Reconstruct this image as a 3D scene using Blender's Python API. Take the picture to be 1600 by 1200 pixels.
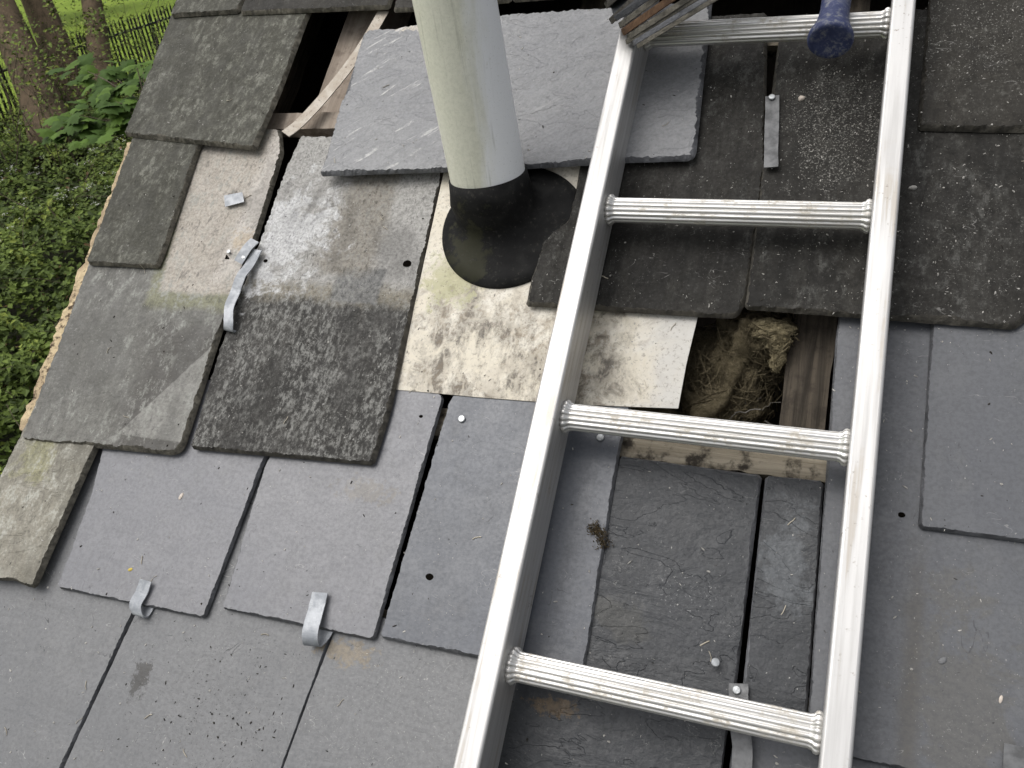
import bpy, bmesh, math, random
from mathutils import Matrix, Vector, noise
random.seed(7)
S = bpy.context.scene
for o in list(bpy.data.objects): bpy.data.objects.remove(o)
C = S.collection
PI = math.pi
PITCH = math.radians(35)
COS, SIN = math.cos(PITCH), math.sin(PITCH)
CAM_H = 1.055                                   # camera above the roof plane, metres
ROOF_Z = 5.0 - CAM_H * COS                      # world height of the roof frame's origin

# ------------------------------------------------------------------ camera
cd = bpy.data.cameras.new('camera'); cam = bpy.data.objects.new('camera', cd); C.objects.link(cam)
cd.sensor_width = 36; cd.lens = 31.05; cd.clip_start = .02; cd.clip_end = 1500
cd.dof.use_dof = True; cd.dof.focus_distance = 1.3; cd.dof.aperture_fstop = 22
rot = Matrix([[0.93165, -0.09291, 0.351278], [0.345311, 0.527276, -0.776363], [-0.113088, 0.844599, 0.52332]])
cam.matrix_world = Matrix.Translation((0, -CAM_H * SIN, 5.0)) @ rot.to_4x4()
S.camera = cam
S.cycles.max_bounces = 6; S.cycles.diffuse_bounces = 3; S.cycles.glossy_bounces = 3
S.render.resolution_x, S.render.resolution_y = 1024, 768

# ------------------------------------------------------------------ sky and sun
SUN_DIR = Vector((-.40, -.14, .90)).normalized()     # towards the sun, behind thin cloud
w = bpy.data.worlds.new('World'); S.world = w; w.use_nodes = True
wn = w.node_tree.nodes; wl = w.node_tree.links; wn.clear()
sky = wn.new('ShaderNodeTexSky'); sky.sky_type = 'NISHITA'; sky.sun_disc = False
sky.sun_elevation = math.asin(SUN_DIR.z); sky.sun_rotation = math.atan2(SUN_DIR.x, SUN_DIR.y)
sky.dust_density = 5; sky.air_density = 1.0; sky.ozone_density = 1
hs = wn.new('ShaderNodeHueSaturation'); hs.inputs['Saturation'].default_value = .22
bg = wn.new('ShaderNodeBackground'); bg.inputs['Strength'].default_value = .15
wo = wn.new('ShaderNodeOutputWorld')
wl.new(sky.outputs[0], hs.inputs['Color']); wl.new(hs.outputs[0], bg.inputs[0]); wl.new(bg.outputs[0], wo.inputs[0])
sd = bpy.data.lights.new('sun', 'SUN'); sd.energy = 1.2; sd.angle = math.radians(60); sd.color = (1, .975, .94)
sun = bpy.data.objects.new('sun', sd); C.objects.link(sun)
sun.rotation_euler = SUN_DIR.to_track_quat('Z', 'Y').to_euler()
S.view_settings.view_transform = 'Standard'; S.view_settings.look = 'None'
S.view_settings.gamma = 1; S.view_settings.exposure = 0.08; S.view_settings.use_curve_mapping = False

# ------------------------------------------------------------------ helpers
def tag(o, label=None, cat=None, group=None, kind=None):
    for k, v in (('label', label), ('category', cat), ('group', group), ('kind', kind)):
        if v: o[k] = v
    return o
def link(name, me, mats=(), parent=None, loc=(0, 0, 0)):
    o = bpy.data.objects.new(name, me); C.objects.link(o); o.location = loc; o.parent = parent
    if me is not None:
        for m in (mats if isinstance(mats, (list, tuple)) else [mats]): me.materials.append(m)
    return o
def pyd(name, vs, fs, mats=(), parent=None, loc=(0, 0, 0), idx=None, smooth=False):
    me = bpy.data.meshes.new(name); me.from_pydata(vs, [], fs)
    if idx: me.polygons.foreach_set('material_index', idx)
    if smooth: me.polygons.foreach_set('use_smooth', [True] * len(fs))
    me.update()
    return link(name, me, mats, parent, loc)
def empty(name, loc=(0, 0, 0), rot=(0, 0, 0)):
    o = bpy.data.objects.new(name, None); C.objects.link(o); o.location = loc; o.rotation_euler = rot
    o.empty_display_size = .1
    return o
def world(a, b, h):                              # roof frame (across, up the slope, above it) to world
    return Vector((a, b * COS - h * SIN, ROOF_Z + b * SIN + h * COS))
def nz(*p): return noise.noise(Vector(p))
def lerp(a, b, t): return a + (b - a) * t

roof = empty('slate_roof', (0, 0, ROOF_Z), (PITCH, 0, 0))
tag(roof, 'half stripped pitched roof of old and new grey slates', 'roof')

class NT:
    def __init__(s, name):
        s.m = bpy.data.materials.new(name); s.m.use_nodes = True
        s.t = s.m.node_tree; s.n = s.t.nodes; s.n.clear()
        s.out = s.n.new('ShaderNodeOutputMaterial'); s.b = s.n.new('ShaderNodeBsdfPrincipled')
        s.t.links.new(s.b.outputs[0], s.out.inputs[0])
    def put(s, sock, v):
        if isinstance(v, bpy.types.NodeSocket): s.t.links.new(v, sock)
        elif isinstance(v, (tuple, list)):
            sock.default_value = tuple(v) + ((1,) if len(v) == 3 and len(sock.default_value) == 4 else ())
        else: sock.default_value = v
    def co(s, obj=None):
        n = s.n.new('ShaderNodeTexCoord')
        if obj: n.object = obj
        return n.outputs['Object']
    def math(s, op, a, b=0, clamp=False):
        n = s.n.new('ShaderNodeMath'); n.operation = op; n.use_clamp = clamp; s.put(n.inputs[0], a); s.put(n.inputs[1], b); return n.outputs[0]
    def vmath(s, op, a, b):
        n = s.n.new('ShaderNodeVectorMath'); n.operation = op; s.put(n.inputs[0], a); s.put(n.inputs[1], b); return n.outputs[0]
    def sep(s, v):
        n = s.n.new('ShaderNodeSeparateXYZ'); s.put(n.inputs[0], v); return n.outputs
    def noise(s, v, sc, det=4, ro=.55, dist=0):
        n = s.n.new('ShaderNodeTexNoise'); s.put(n.inputs['Vector'], v)
        for k, x in (('Scale', sc), ('Detail', det), ('Roughness', ro), ('Distortion', dist)): n.inputs[k].default_value = x
        return n.outputs[0]
    def vor(s, v, sc, feat='F1', rnd=1):
        n = s.n.new('ShaderNodeTexVoronoi'); n.feature = feat; s.put(n.inputs['Vector'], v); n.inputs['Scale'].default_value = sc
        n.inputs['Randomness'].default_value = rnd
        return n
    def step(s, x, lo, hi, a=0., b=1.):
        n = s.n.new('ShaderNodeMapRange'); n.interpolation_type = 'SMOOTHSTEP'; s.put(n.inputs[0], x)
        for i, q in zip((1, 2, 3, 4), (lo, hi, a, b)): n.inputs[i].default_value = q
        return n.outputs[0]
    def mix(s, f, a, b, mode='MIX'):
        n = s.n.new('ShaderNodeMix'); n.data_type = 'RGBA'; n.blend_type = mode; n.clamp_factor = True
        s.put(n.inputs[0], f); s.put(n.inputs[6], a); s.put(n.inputs[7], b); return n.outputs[2]
    def scale(s, v, x, y, z): return s.vmath('MULTIPLY', v, (x, y, z))
    def bump(s, h, st=.3, d=.002, nrm=None):
        n = s.n.new('ShaderNodeBump'); n.inputs['Strength'].default_value = st; n.inputs['Distance'].default_value = d
        s.put(n.inputs['Height'], h)
        if nrm: s.put(n.inputs['Normal'], nrm)
        return n.outputs[0]
    def done(s, col, rough=.6, nrm=None, metal=0, spec=.5):
        s.put(s.b.inputs['Base Color'], col); s.put(s.b.inputs['Roughness'], rough); s.put(s.b.inputs['Metallic'], metal)
        s.b.inputs['Specular IOR Level'].default_value = spec
        if nrm: s.put(s.b.inputs['Normal'], nrm)
        return s.m

def rnd_offset(t, v):
    oi = t.n.new('ShaderNodeObjectInfo'); r = t.math('MULTIPLY', oi.outputs['Random'], 37.)
    cmb = t.n.new('ShaderNodeCombineXYZ'); t.put(cmb.inputs[0], r); t.put(cmb.inputs[1], t.math('MULTIPLY', r, 1.7)); t.put(cmb.inputs[2], 0)
    return t.vmath('ADD', v, cmb.outputs[0])

def region(t, v, spec, nzv):
    """soft-edged stain: ('half',nx,ny,d,soft) keeps nx*a+ny*b>d; ('blob',a,b,ra,rb); lists are intersected"""
    if isinstance(spec, list):
        f = region(t, v, spec[0], nzv)
        for q in spec[1:]: f = t.math('MULTIPLY', f, region(t, v, q, nzv))
        return f
    x = t.sep(v)
    if isinstance(nzv, tuple): nzv = nzv[1] if (spec[0] == 'blob' and min(spec[3], spec[4]) < .03) or (spec[0] == 'half' and spec[4] < .006) else nzv[0]
    if spec[0] == 'half':
        _, nx, ny, d, soft = spec
        e = t.math('ADD', t.math('MULTIPLY', x[0], nx), t.math('MULTIPLY', x[1], ny))
        e = t.math('ADD', e, t.math('MULTIPLY', t.math('SUBTRACT', nzv, .5), soft * 4.5))
        return t.step(e, d - soft, d + soft)
    _, a, b, ra, rb = spec
    dx = t.math('DIVIDE', t.math('SUBTRACT', x[0], a), ra); dy = t.math('DIVIDE', t.math('SUBTRACT', x[1], b), rb)
    r = t.math('SQRT', t.math('ADD', t.math('MULTIPLY', dx, dx), t.math('MULTIPLY', dy, dy)))
    r = t.math('ADD', r, t.math('MULTIPLY', t.math('SUBTRACT', nzv, .5), 4.0))
    return t.step(r, 1.05, .55)

def slate_mat(name, c1, c2, c3, streak=.3, lichen=None, lich=(.52, .64), speck=.3, rough=(.38, .55), bump=.25, over=(), vein=0, pits=.3, spec=.5, lamt=.85, dust=(), diag=0, crack=.5, ls=68):
    t = NT(name); v0 = t.co(roof); v = rnd_offset(t, v0)
    big = t.noise(v, 5, 3, .5, .4); mid = t.noise(v, 28, 6, .62); fine = t.noise(v, 210, 3, .7)
    col = t.mix(t.step(big, .35, .65), c1, c2)
    col = t.mix(t.math('MULTIPLY', t.step(mid, .5, .74), .75), col, c3)
    st = t.noise(t.scale(v, 55, 5, 1), 1, 5, .6)
    col = t.mix(t.math('MULTIPLY', t.step(st, .42, .7), streak), col, c3)
    st2 = t.noise(t.scale(v, 38, 3.2, 1), 1.3, 4, .6)
    col = t.mix(t.math('MULTIPLY', t.step(st2, .5, .72), streak * .8), col, tuple(x * .5 for x in c1))
    edge_n = t.noise(v, 22, 6, .72, .4)
    edge_f = t.noise(v, 95, 5, .72, .3)
    for sp, oc, amt in over:
        col = t.mix(t.math('MULTIPLY', region(t, v0, sp, (edge_n, edge_f)), amt), col, oc)
    if lichen:
        ln = t.noise(t.scale(v, 1, .55, 1), ls, 6, .8, .15); lb = t.noise(t.scale(v, 1, .5, 1), 11, 5, .65, .3); l2 = t.noise(v, 260, 4, .75)
        lf = t.math('MULTIPLY', t.step(ln, *lich), t.step(lb, .38, .58, .12, 1))
        lf = t.math('MAXIMUM', lf, t.math('MULTIPLY', t.step(l2, .56, .68), t.step(ln, .44, .56)))
        dk = t.math('MULTIPLY', t.math('MAXIMUM', t.step(ln, .47, .36), t.math('MULTIPLY', t.step(lb, .5, .36), .7)), .6)
        col = t.mix(dk, col, tuple(x * .45 for x in c1))
        col = t.mix(t.math('MULTIPLY', lf, lamt), col, lichen)
    col = t.mix(t.step(fine, .35, .7, 0, .4), col, tuple(x * .55 for x in c1))
    # flecks of dust and grit, dirt in pits
    gn = t.noise(t.scale(v, 1, .6, 1), 330, 3, .6); sf = t.math('MULTIPLY', t.step(gn, .70 - .03 * speck, .75 - .03 * speck), t.step(mid, .4, .58))
    col = t.mix(t.math('MULTIPLY', sf, .75), col, (.42, .41, .385))
    for sp, oc, amt, th in dust:
        col = t.mix(t.math('MULTIPLY', t.math('MULTIPLY', region(t, v0, sp, edge_n), t.step(t.noise(v, 380, 3, .75), th, th + .08)), amt), col, oc)
    pn = t.noise(v, 120, 3, .6); pf = t.step(pn, .735 - .02 * pits, .775 - .02 * pits)
    col = t.mix(t.math('MULTIPLY', pf, .8), col, (.02, .02, .019))
    if crack:
        cn = t.noise(t.scale(v, 1, .7, 1), 13, 3, .55, .5); cr = t.step(t.math('ABSOLUTE', t.math('SUBTRACT', cn, .5)), .0042, .0012)
        cr = t.math('MULTIPLY', cr, t.step(edge_n, .55, .62)); col = t.mix(t.math('MULTIPLY', cr, crack), col, tuple(x * .22 for x in c1))
        cs = t.step(t.math('ABSOLUTE', t.math('SUBTRACT', t.noise(t.scale(v, .5, 1, 1), 21, 3, .6, .9), .5)), .0038, .001)
        col = t.mix(t.math('MULTIPLY', t.math('MULTIPLY', cs, t.step(edge_n, .46, .39)), crack * .7), col, (.42, .41, .39))
    if vein:
        vn = t.noise(t.scale(v, 30, 60, 1), 1, 5, .68, 1.2); ridge = t.step(t.math('ABSOLUTE', t.math('SUBTRACT', vn, .5)), .009, .0)
        col = t.mix(t.math('MULTIPLY', t.math('MULTIPLY', ridge, t.step(edge_n, .56, .66)), vein), col, (.55, .54, .51))
    dn = None
    if diag:
        xx = t.sep(v); cb = t.n.new('ShaderNodeCombineXYZ')
        t.put(cb.inputs[0], t.math('MULTIPLY', t.math('ADD', t.math('MULTIPLY', xx[0], .80), t.math('MULTIPLY', xx[1], .60)), 9.)); t.put(cb.inputs[1], t.math('MULTIPLY', t.math('SUBTRACT', t.math('MULTIPLY', xx[1], .80), t.math('MULTIPLY', xx[0], .60)), 75.))
        dn = t.noise(cb.outputs[0], 1, 6, .66, .5); x0 = t.sep(v0)
        left = t.step(x0[0], -.5, -.75, .12, 1)
        col = t.mix(t.math('MULTIPLY', t.math('MULTIPLY', t.step(dn, .575, .65), t.step(edge_n, .45, .56)), t.math('MULTIPLY', left, diag)), col, (.56, .55, .53))
        col = t.mix(t.math('MULTIPLY', t.step(dn, .40, .33), t.math('MULTIPLY', left, .5)), col, tuple(x * .5 for x in c1))
    rg = t.math('ADD', t.step(mid, .3, .7, rough[0], rough[1]), t.step(fine, .3, .7, -.04, .06))
    hb = t.noise(t.scale(v, 1, 2.2, 1), 9, 5, .58, .5)
    h = t.math('ADD', t.math('MULTIPLY', hb, 1.0), t.math('MULTIPLY', fine, .10))
    h = t.math('ADD', h, t.math('MULTIPLY', mid, .4)); h = t.math('SUBTRACT', h, t.math('MULTIPLY', pf, .15))
    if dn: h = t.math('ADD', h, t.math('MULTIPLY', dn, .45))
    # riven cleavage steps
    rv = t.noise(t.scale(v, 9, 20, 1), 1, 4, .5, .8); rs = t.step(t.math('FRACT', t.math('MULTIPLY', rv, 5)), 0, .05)
    h = t.math('ADD', h, t.math('MULTIPLY', rs, .05 * bump / .25))
    return t.done(col, rg, t.bump(h, bump * 1.6, .005), 0, spec)

def simple(name, col, rough=.6, metal=0, n1=30, var=.35, bump=.2, bscale=60, dist=.002, spec=.5, c2=None, obj=None, stretch=(1, 1, 1)):
    t = NT(name); v = t.scale(t.co(obj), *stretch); a = t.noise(v, n1, 6, .6); b = t.noise(v, bscale, 8, .65)
    c2 = c2 or tuple(x * (1 - var) for x in col)
    return t.done(t.mix(t.step(a, .35, .65), col, c2), t.step(b, .3, .7, rough - .08, rough + .1), t.bump(b, bump, dist), metal, spec)

# ------------------------------------------------------------------ slate materials
PALE = (.34, .31, .275)
M = {}
M['new'] = slate_mat('new_slate', (.172, .174, .188), (.195, .195, .206), (.215, .215, .22), .14, None, speck=.3, rough=(.36, .48), bump=.14, pits=.5,
    over=[(('blob', -.585, .225, .05, .018), (.17, .145, .105), .45)])
M['new_blue'] = slate_mat('blue_slate', (.096, .104, .122), (.114, .12, .134), (.128, .132, .142), .25, None, speck=.2, rough=(.34, .46), bump=.14, pits=.3)
M['mid'] = slate_mat('grey_slate', (.15, .153, .158), (.172, .174, .177), (.192, .193, .194), .15, None, speck=.6, rough=(.42, .55), bump=.2, pits=1.2, vein=.3, crack=.85,
    over=[(('blob', -.555, .018, .045, .016), (.24, .19, .12), .7), (('blob', -.84, -.075, .014, .03), (.035, .032, .028), .9)],
    dust=[(('blob', -.70, -.08, .09, .12), (.035, .03, .025), .85, .60), (('blob', -.46, -.06, .10, .13), (.42, .41, .38), .7, .62)])
M['dark_new'] = slate_mat('charcoal_slate', (.034, .0365, .040), (.044, .0465, .0505), (.062, .0645, .069), .25, None, spec=.38, speck=.5, rough=(.4, .54), bump=.6, pits=.6, vein=.35, crack=.15,
    over=[(('blob', -.275, .012, .03, .012), (.19, .125, .06), .6), (('blob', -.22, .12, .035, .035), (.07, .068, .058), .5), (('blob', -.04, .22, .03, .07), (.135, .145, .155), .55)],
    dust=[(('blob', -.16, .16, .05, .03), (.42, .42, .41), .6, .6)])
M['dark_blue'] = slate_mat('dark_blue_slate', (.098, .102, .113), (.113, .117, .126), (.13, .132, .136), .14, None, speck=.7, rough=(.42, .55), bump=.12, pits=.4,
    over=[(('blob', .14, .11, .05, .12), (.105, .1, .088), .6), ([('half', 1, 0, .082, .008), ('half', -1, 0, -.1, .006), ('half', 0, -1, -.24, .05)], (.08, .072, .058), .6)],
    dust=[(('blob', .15, .10, .08, .13), (.4, .39, .37), .6, .64)])
M['old_green'] = slate_mat('lichened_slate', (.049, .0475, .035), (.069, .067, .052), (.098, .096, .078), .35, (.21, .21, .175), (.49, .61), spec=.3, ls=85, speck=.4, rough=(.62, .78), bump=.4, pits=.5, lamt=.75)
M['strip'] = slate_mat('mossy_slate', (.19, .178, .142), (.285, .265, .215), (.34, .315, .255), .35, (.45, .445, .39), (.48, .62), speck=.2, rough=(.65, .8), bump=.55, pits=1.8,
    over=[(('blob', -1.155, .19, .035, .05), (.3, .29, .14), .6)])
M['old_dark'] = slate_mat('dark_old_slate', (.015, .014, .012), (.027, .025, .0215), (.052, .049, .043), .5, (.11, .109, .1), (.50, .66), spec=.22, speck=1.0, rough=(.6, .76), bump=.28, pits=.4, vein=.12, lamt=.7,
    over=[(('blob', -.35, .60, .02, .10), (.075, .055, .03), .6)],
    dust=[(('blob', -.045, .82, .075, .12), (.33, .32, .29), .6, .55), (('blob', .12, .64, .09, .12), (.33, .32, .3), .6, .62), (('blob', -.19, .9, .06, .12), (.3, .29, .27), .5, .64)])
M['old_brown'] = slate_mat('brown_old_slate', (.024, .022, .018), (.038, .0345, .029), (.054, .05, .042), .3, (.13, .127, .112), (.54, .68), spec=.22, speck=1.0, rough=(.6, .76), bump=.32, pits=.5, lamt=.7,
    dust=[(('blob', .13, .98, .09, .14), (.42, .41, .38), .7, .6)])
M['half_a'] = slate_mat('half_exposed_slate', (.11, .107, .095), (.14, .136, .12), (.165, .162, .145), .3, (.29, .295, .265), (.5, .62), speck=.4, rough=(.55, .72), bump=.4, pits=.6, lamt=.8,
    over=[(('half', -.3, -1, .15, .08), (.125, .115, .098), .5),
          ([('half', 1, 0, -1.03, .04), ('half', 0, -1, -.44, .02)], (.058, .052, .045), .85),
          ([('half', 0, 1, .468, .010), ('half', 1, .17, -.99, .008)], (.2, .2, .11), .8),
          ([('half', 0, 1, .497, .007), ('half', 1, .17, -.972, .005)], (.43, .385, .33), .95),
          ([('half', 0, 1, .53, .03), ('half', 1, 0, -.955, .012)], (.52, .48, .435), .8),
          (('blob', -.93, .60, .028, .024), (.45, .36, .25), .7), (('blob', -.99, .69, .014, .006), (.12, .1, .08), .8),
          ([('half', .83, -.56, -.985, .0012), ('half', 0, 1, .25, .0015), ('half', 0, -1, -.47, .008)], (.225, .22, .2), .92)])
M['half_b'] = slate_mat('two_tone_slate', (.026, .0245, .022), (.04, .0375, .034), (.075, .071, .064), .6, (.26, .258, .24), (.46, .60), ls=135, spec=.22, speck=1.6, rough=(.55, .7), bump=.42, pits=.8, lamt=.8,
    over=[(('half', 0, 1, .50, .012), (.26, .235, .185), .9), (('half', 0, 1, .53, .012), (.42, .41, .39), .94),
          ([('half', 1, 0, -.735, .006), ('half', 0, 1, .50, .004), ('half', 0, -1, -.56, .003), ('half', -1, 0, .655, .005)], (.15, .15, .148), .92),
          ([('half', 1, 0, -.78, .02), ('half', 0, 1, .55, .012), ('half', -1, 0, .68, .015)], (.22, .195, .155), .75),
          (('blob', -.85, .62, .07, .11), (.68, .68, .68), .85)])  # white blob: sky glare painted into the slate's colour
M['loose'] = slate_mat('pale_riven_slate', (.205, .208, .216), (.235, .237, .242), (.265, .265, .267), .08, None, speck=.3, rough=(.42, .56), bump=.55, pits=.25, vein=.2, crack=.15,
    over=[(('blob', -.73, 1.02, .045, .008), (.6, .55, .46), .85), (('blob', -.83, .775, .015, .004), (.6, .59, .55), .85)], diag=.85)
M['edge_new'] = simple('slate_edge_new', (.15, .153, .163), .5, bump=.8, bscale=120, dist=.004, var=.5)
M['edge_old'] = simple('slate_edge_old', (.17, .155, .122), .75, bump=.9, bscale=110, dist=.004, var=.6, n1=80)
M['edge_dark'] = simple('slate_edge_dark', (.085, .077, .062), .7, bump=.8, bscale=110, dist=.004, var=.55, n1=80)

# ------------------------------------------------------------------ slates
SL = []
def ring_of(pts, step, jag, sd, corner=.004):
    n = len(pts); out = []
    area = sum(pts[i][0] * pts[(i + 1) % n][1] - pts[(i + 1) % n][0] * pts[i][1] for i in range(n))
    if area < 0: pts = pts[::-1]
    for i in range(n):
        p, q = Vector(pts[i]), Vector(pts[(i + 1) % n]); d = q - p; L = d.length
        if L < 1e-5: continue
        d /= L; nn = Vector((d.y, -d.x)); k = max(2, int(L / step)); c = min(corner, L * .3)
        for j in range(k + 1):
            s = lerp(c, L - c, j / k); x = p + d * s
            f = min(1, s / .012, (L - s) / .012)
            e = jag * (nz(x.x * 5, x.y * 5, sd) * .5 + nz(x.x * 110, x.y * 110, sd + 3) * .22 + nz(x.x * 320, x.y * 320, sd + 5) * .28)
            out.append((x + nn * e * (.3 + .7 * f), nn))
    return pts, out
def slate_mesh(pts, t, hfun, chip, jag, sd, step=.003):
    pts, R = ring_of(pts, step, jag, sd); n = len(R)
    V, F, I = [], [], []
    chips = []
    for i, (p, nn) in enumerate(R):
        c = chip * max(.14, .42 + nz(p.x * 20, p.y * 20, sd + 9) * .3 + nz(p.x * 90, p.y * 90, sd + 12) * .28 + nz(p.x * 260, p.y * 260, sd + 15) * .3 + max(0, nz(p.x * 14, p.y * 14, sd + 2) - .3) * 1.2)
        chips.append(c)
    def add(off, hh, jz=0):
        for i, (p, nn) in enumerate(R):
            pm = R[i - 1][1] + nn + R[(i + 1) % n][1]; pm.normalize()
            q = p - pm * off(i); z = hfun(q.y) + hh * t + jz * nz(q.x * 90, q.y * 90, sd + 21)
            V.append((q.x, q.y, z))
    add(lambda i: .0008, 0)
    add(lambda i: 0, .12, .0006)
    add(lambda i: chips[i] * .3 + .0002, .45, .0014)
    add(lambda i: chips[i] * .68 + .0004, .78, .0010)
    add(lambda i: chips[i] + .0006, 1)
    F.append(list(range(n))[::-1]); I.append(1)
    for r in range(4):
        for i in range(n):
            j = (i + 1) % n; F.append((r * n + i, r * n + j, (r + 1) * n + j, (r + 1) * n + i)); I.append(1)
    F.append(list(range(4 * n, 5 * n))); I.append(0)
    return V, F, I
def slate(pts, mat, edge, t=.0075, tail=.018, head=.003, L=.56, chip=.007, jag=.0013, label=None, name='slate'):
    sd = len(SL) * 7.3 + 1
    b0 = min(p[1] for p in pts)
    hf = lambda b: lerp(tail, head, (b - b0) / L)
    V, F, I = slate_mesh(pts, t, hf, chip, jag, sd)
    cx = sum(p[0] for p in pts) / len(pts); cy = sum(p[1] for p in pts) / len(pts)
    V = [(x - cx, y - cy, z) for x, y, z in V]
    o = pyd(name, V, F, [M[mat], M[edge]], roof, (cx, cy, 0), I)
    if label: o['label'] = label
    SL.append((pts, hf, t, b0, L))
    return o
def inside(p, pts):
    r = False; n = len(pts)
    for i in range(n):
        (x1, y1), (x2, y2) = pts[i], pts[(i + 1) % n]
        if (y1 > p[1]) != (y2 > p[1]) and p[0] < (x2 - x1) * (p[1] - y1) / (y2 - y1) + x1: r = not r
    return r
def top_at(a, b):
    best = None
    for pts, hf, t, b0, L in SL:
        if inside((a, b), pts):
            h = hf(b) + t
            if best is None or h > best: best = h
    return best

NEW = dict(t=.0065, tail=.0165, head=.007, L=.33, chip=.0042, jag=.0009)
# row below the picture's lower edge, and the next one
verge = lambda b: -1.212 - .06 * max(0, b - .25) - .045 * max(0, b - .75)
def row(b0, edges, mat, edge, L=.3, **k):
    for i in range(len(edges) - 1):
        slate([(edges[i] + .002, b0), (edges[i + 1] - .002, b0), (edges[i + 1] - .002, b0 + L), (edges[i] + .002, b0 + L)], mat, edge, L=L + .02, **k)
row(-.53, [-1.212, -1.06, -.76, -.46, -.16, .14, .44, .74], 'mid', 'edge_new', tail=.016, head=.004)
# lowest course in view
C0 = dict(t=.0065, tail=.0165, head=-.004, L=.58, chip=.0045, jag=.0010)
s1a, s1b = (-0.888,0.006),(-0.907,-0.201)
s2a, s2b = (-0.581,0.034),(-0.593,-0.128)
slate([(-1.214, -.25), (s1b[0] - .003, -.25), (s1b[0] - .002, s1b[1]), (s1a[0] - .002, s1a[1]), (s1a[0] + .004, .33), (-1.214, .33)], 'mid', 'edge_new', **C0)
slate([(s1b[0] + .0005, -.25), (s2b[0] - .0004, -.25), (s2b[0] - .0004, s2b[1]), (s2a[0] - .0004, s2a[1]), (s2a[0] - .0004, .33), (s1a[0] + .007, .33), (s1a[0] + .001, s1a[1]), (s1b[0] + .001, s1b[1])], 'mid', 'edge_new', **dict(C0, chip=.002, jag=.0004))
slate([(s2b[0] + .0004, -.25), (-.355, -.25), (-.345, .07), (s2a[0] + .0004, .07), (s2a[0] + .0004, s2a[1]), (s2b[0] + .0004, s2b[1])], 'mid', 'edge_new', **dict(C0, chip=.0016, jag=.0004))
slate([(-.352, -.25), (-.085, -.25), (-.083, .065), (-.342, .065)], 'dark_new', 'edge_new', **dict(C0, chip=.003, tail=.0125))
slate([(-.078, -.25), (.145, -.25), (.147, .065), (-.076, .065)], 'dark_blue', 'edge_new', **C0)
slate([(.149, -.25), (.45, -.25), (.45, .065), (.151, .065)], 'dark_blue', 'edge_new', **C0)
slate([(.453, -.25), (.75, -.25), (.75, .065), (.453, .065)], 'dark_blue', 'edge_new', **C0)
# second course
slate([(-1.057,0.008),(-1.078,0.008),(-1.101,0.012),(-1.137,0.006), (-1.206, .006), (-1.216, .10), (-1.21, .225), (-1.214, .36), (-1.035, .36), (-1.055,0.226)], 'strip', 'edge_old', t=.010, tail=.0265, head=.012, L=.36, chip=.006, jag=.0018, label='narrow mossy old slate at the left verge, buff and green')
slate([(-1.029,0.015),(-0.769,0.020),(-0.762,0.242), (-.735, .36), (-1.075, .36), (-1.036,0.152)], 'new', 'edge_new', **NEW)
slate([(-0.748,0.037),(-0.516,0.039),(-0.513,0.372), (-.537, .385), (-.725, .385), (-0.757,0.240)], 'new', 'edge_new', **dict(NEW, L=.35))
slate([(-0.510,0.044), (-.247, .047), (-0.256,0.331), (-.252, .405), (-.490, .41), (-0.504,0.368)], 'new_blue', 'edge_new', **NEW)
slate([(-.256, .043), (-.0795, .043), (-0.082,0.320),(-0.258,0.322)], 'dark_new', 'edge_new', **dict(NEW, L=.30, tail=.0105, head=.0005))
slate([(-.0725, .043), (-.0045, .043), (-0.012,0.321),(-0.078,0.319)], 'dark_new', 'edge_new', **dict(NEW, L=.30, tail=.0155, head=.004))
slate([(-.003, .028), (.295, .030), (.295, .62), (-.012, .62), (-0.016,0.507)], 'dark_blue', 'edge_new', t=.0065, tail=.0165, head=.003, L=.6, chip=.0042, jag=.0008, label='wide smooth dark blue grey slate under the ladder rail')
slate([(.298, .03), (.598, .03), (.598, .62), (.298, .62)], 'dark_blue', 'edge_new', t=.0065, tail=.0165, head=.003, L=.6)
# third course
slate([(-1.199,0.219),(-0.912,0.231),(-0.900,0.236),(-0.895,0.247),(-0.909,0.439),(-0.911,0.612),(-0.926,0.779), (-.95, .83), (-1.25, .83), (-1.232, .55)], 'half_a', 'edge_old', t=.010, tail=.0225, head=.004, chip=.0075, jag=.0014, label='large old slate whose upper right half is pale and never weathered')
slate([(-0.883,0.245),(-0.583,0.259),(-0.582,0.295), (-0.582,0.342),(-0.593,0.475),(-0.612,0.737), (-.617, .80), (-0.902,0.815),(-0.907,0.746),(-0.902,0.605),(-0.901,0.435),(-0.890,0.318)], 'half_b', 'edge_dark', t=.009, tail=.0215, head=.004, chip=.0075, jag=.0016, label='old slate with bright clean top and dark speckled lower half')
slate([(0.089,0.276), (.392, .279), (.392, .84), (.09, .84), (0.089,0.520)], 'dark_blue', 'edge_new', t=.007, tail=.0195, head=.004, chip=.0042, jag=.0008)
slate([(.395, .279), (.695, .279), (.695, .84), (.395, .84)], 'dark_blue', 'edge_new', t=.007, tail=.0195, head=.004)
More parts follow.
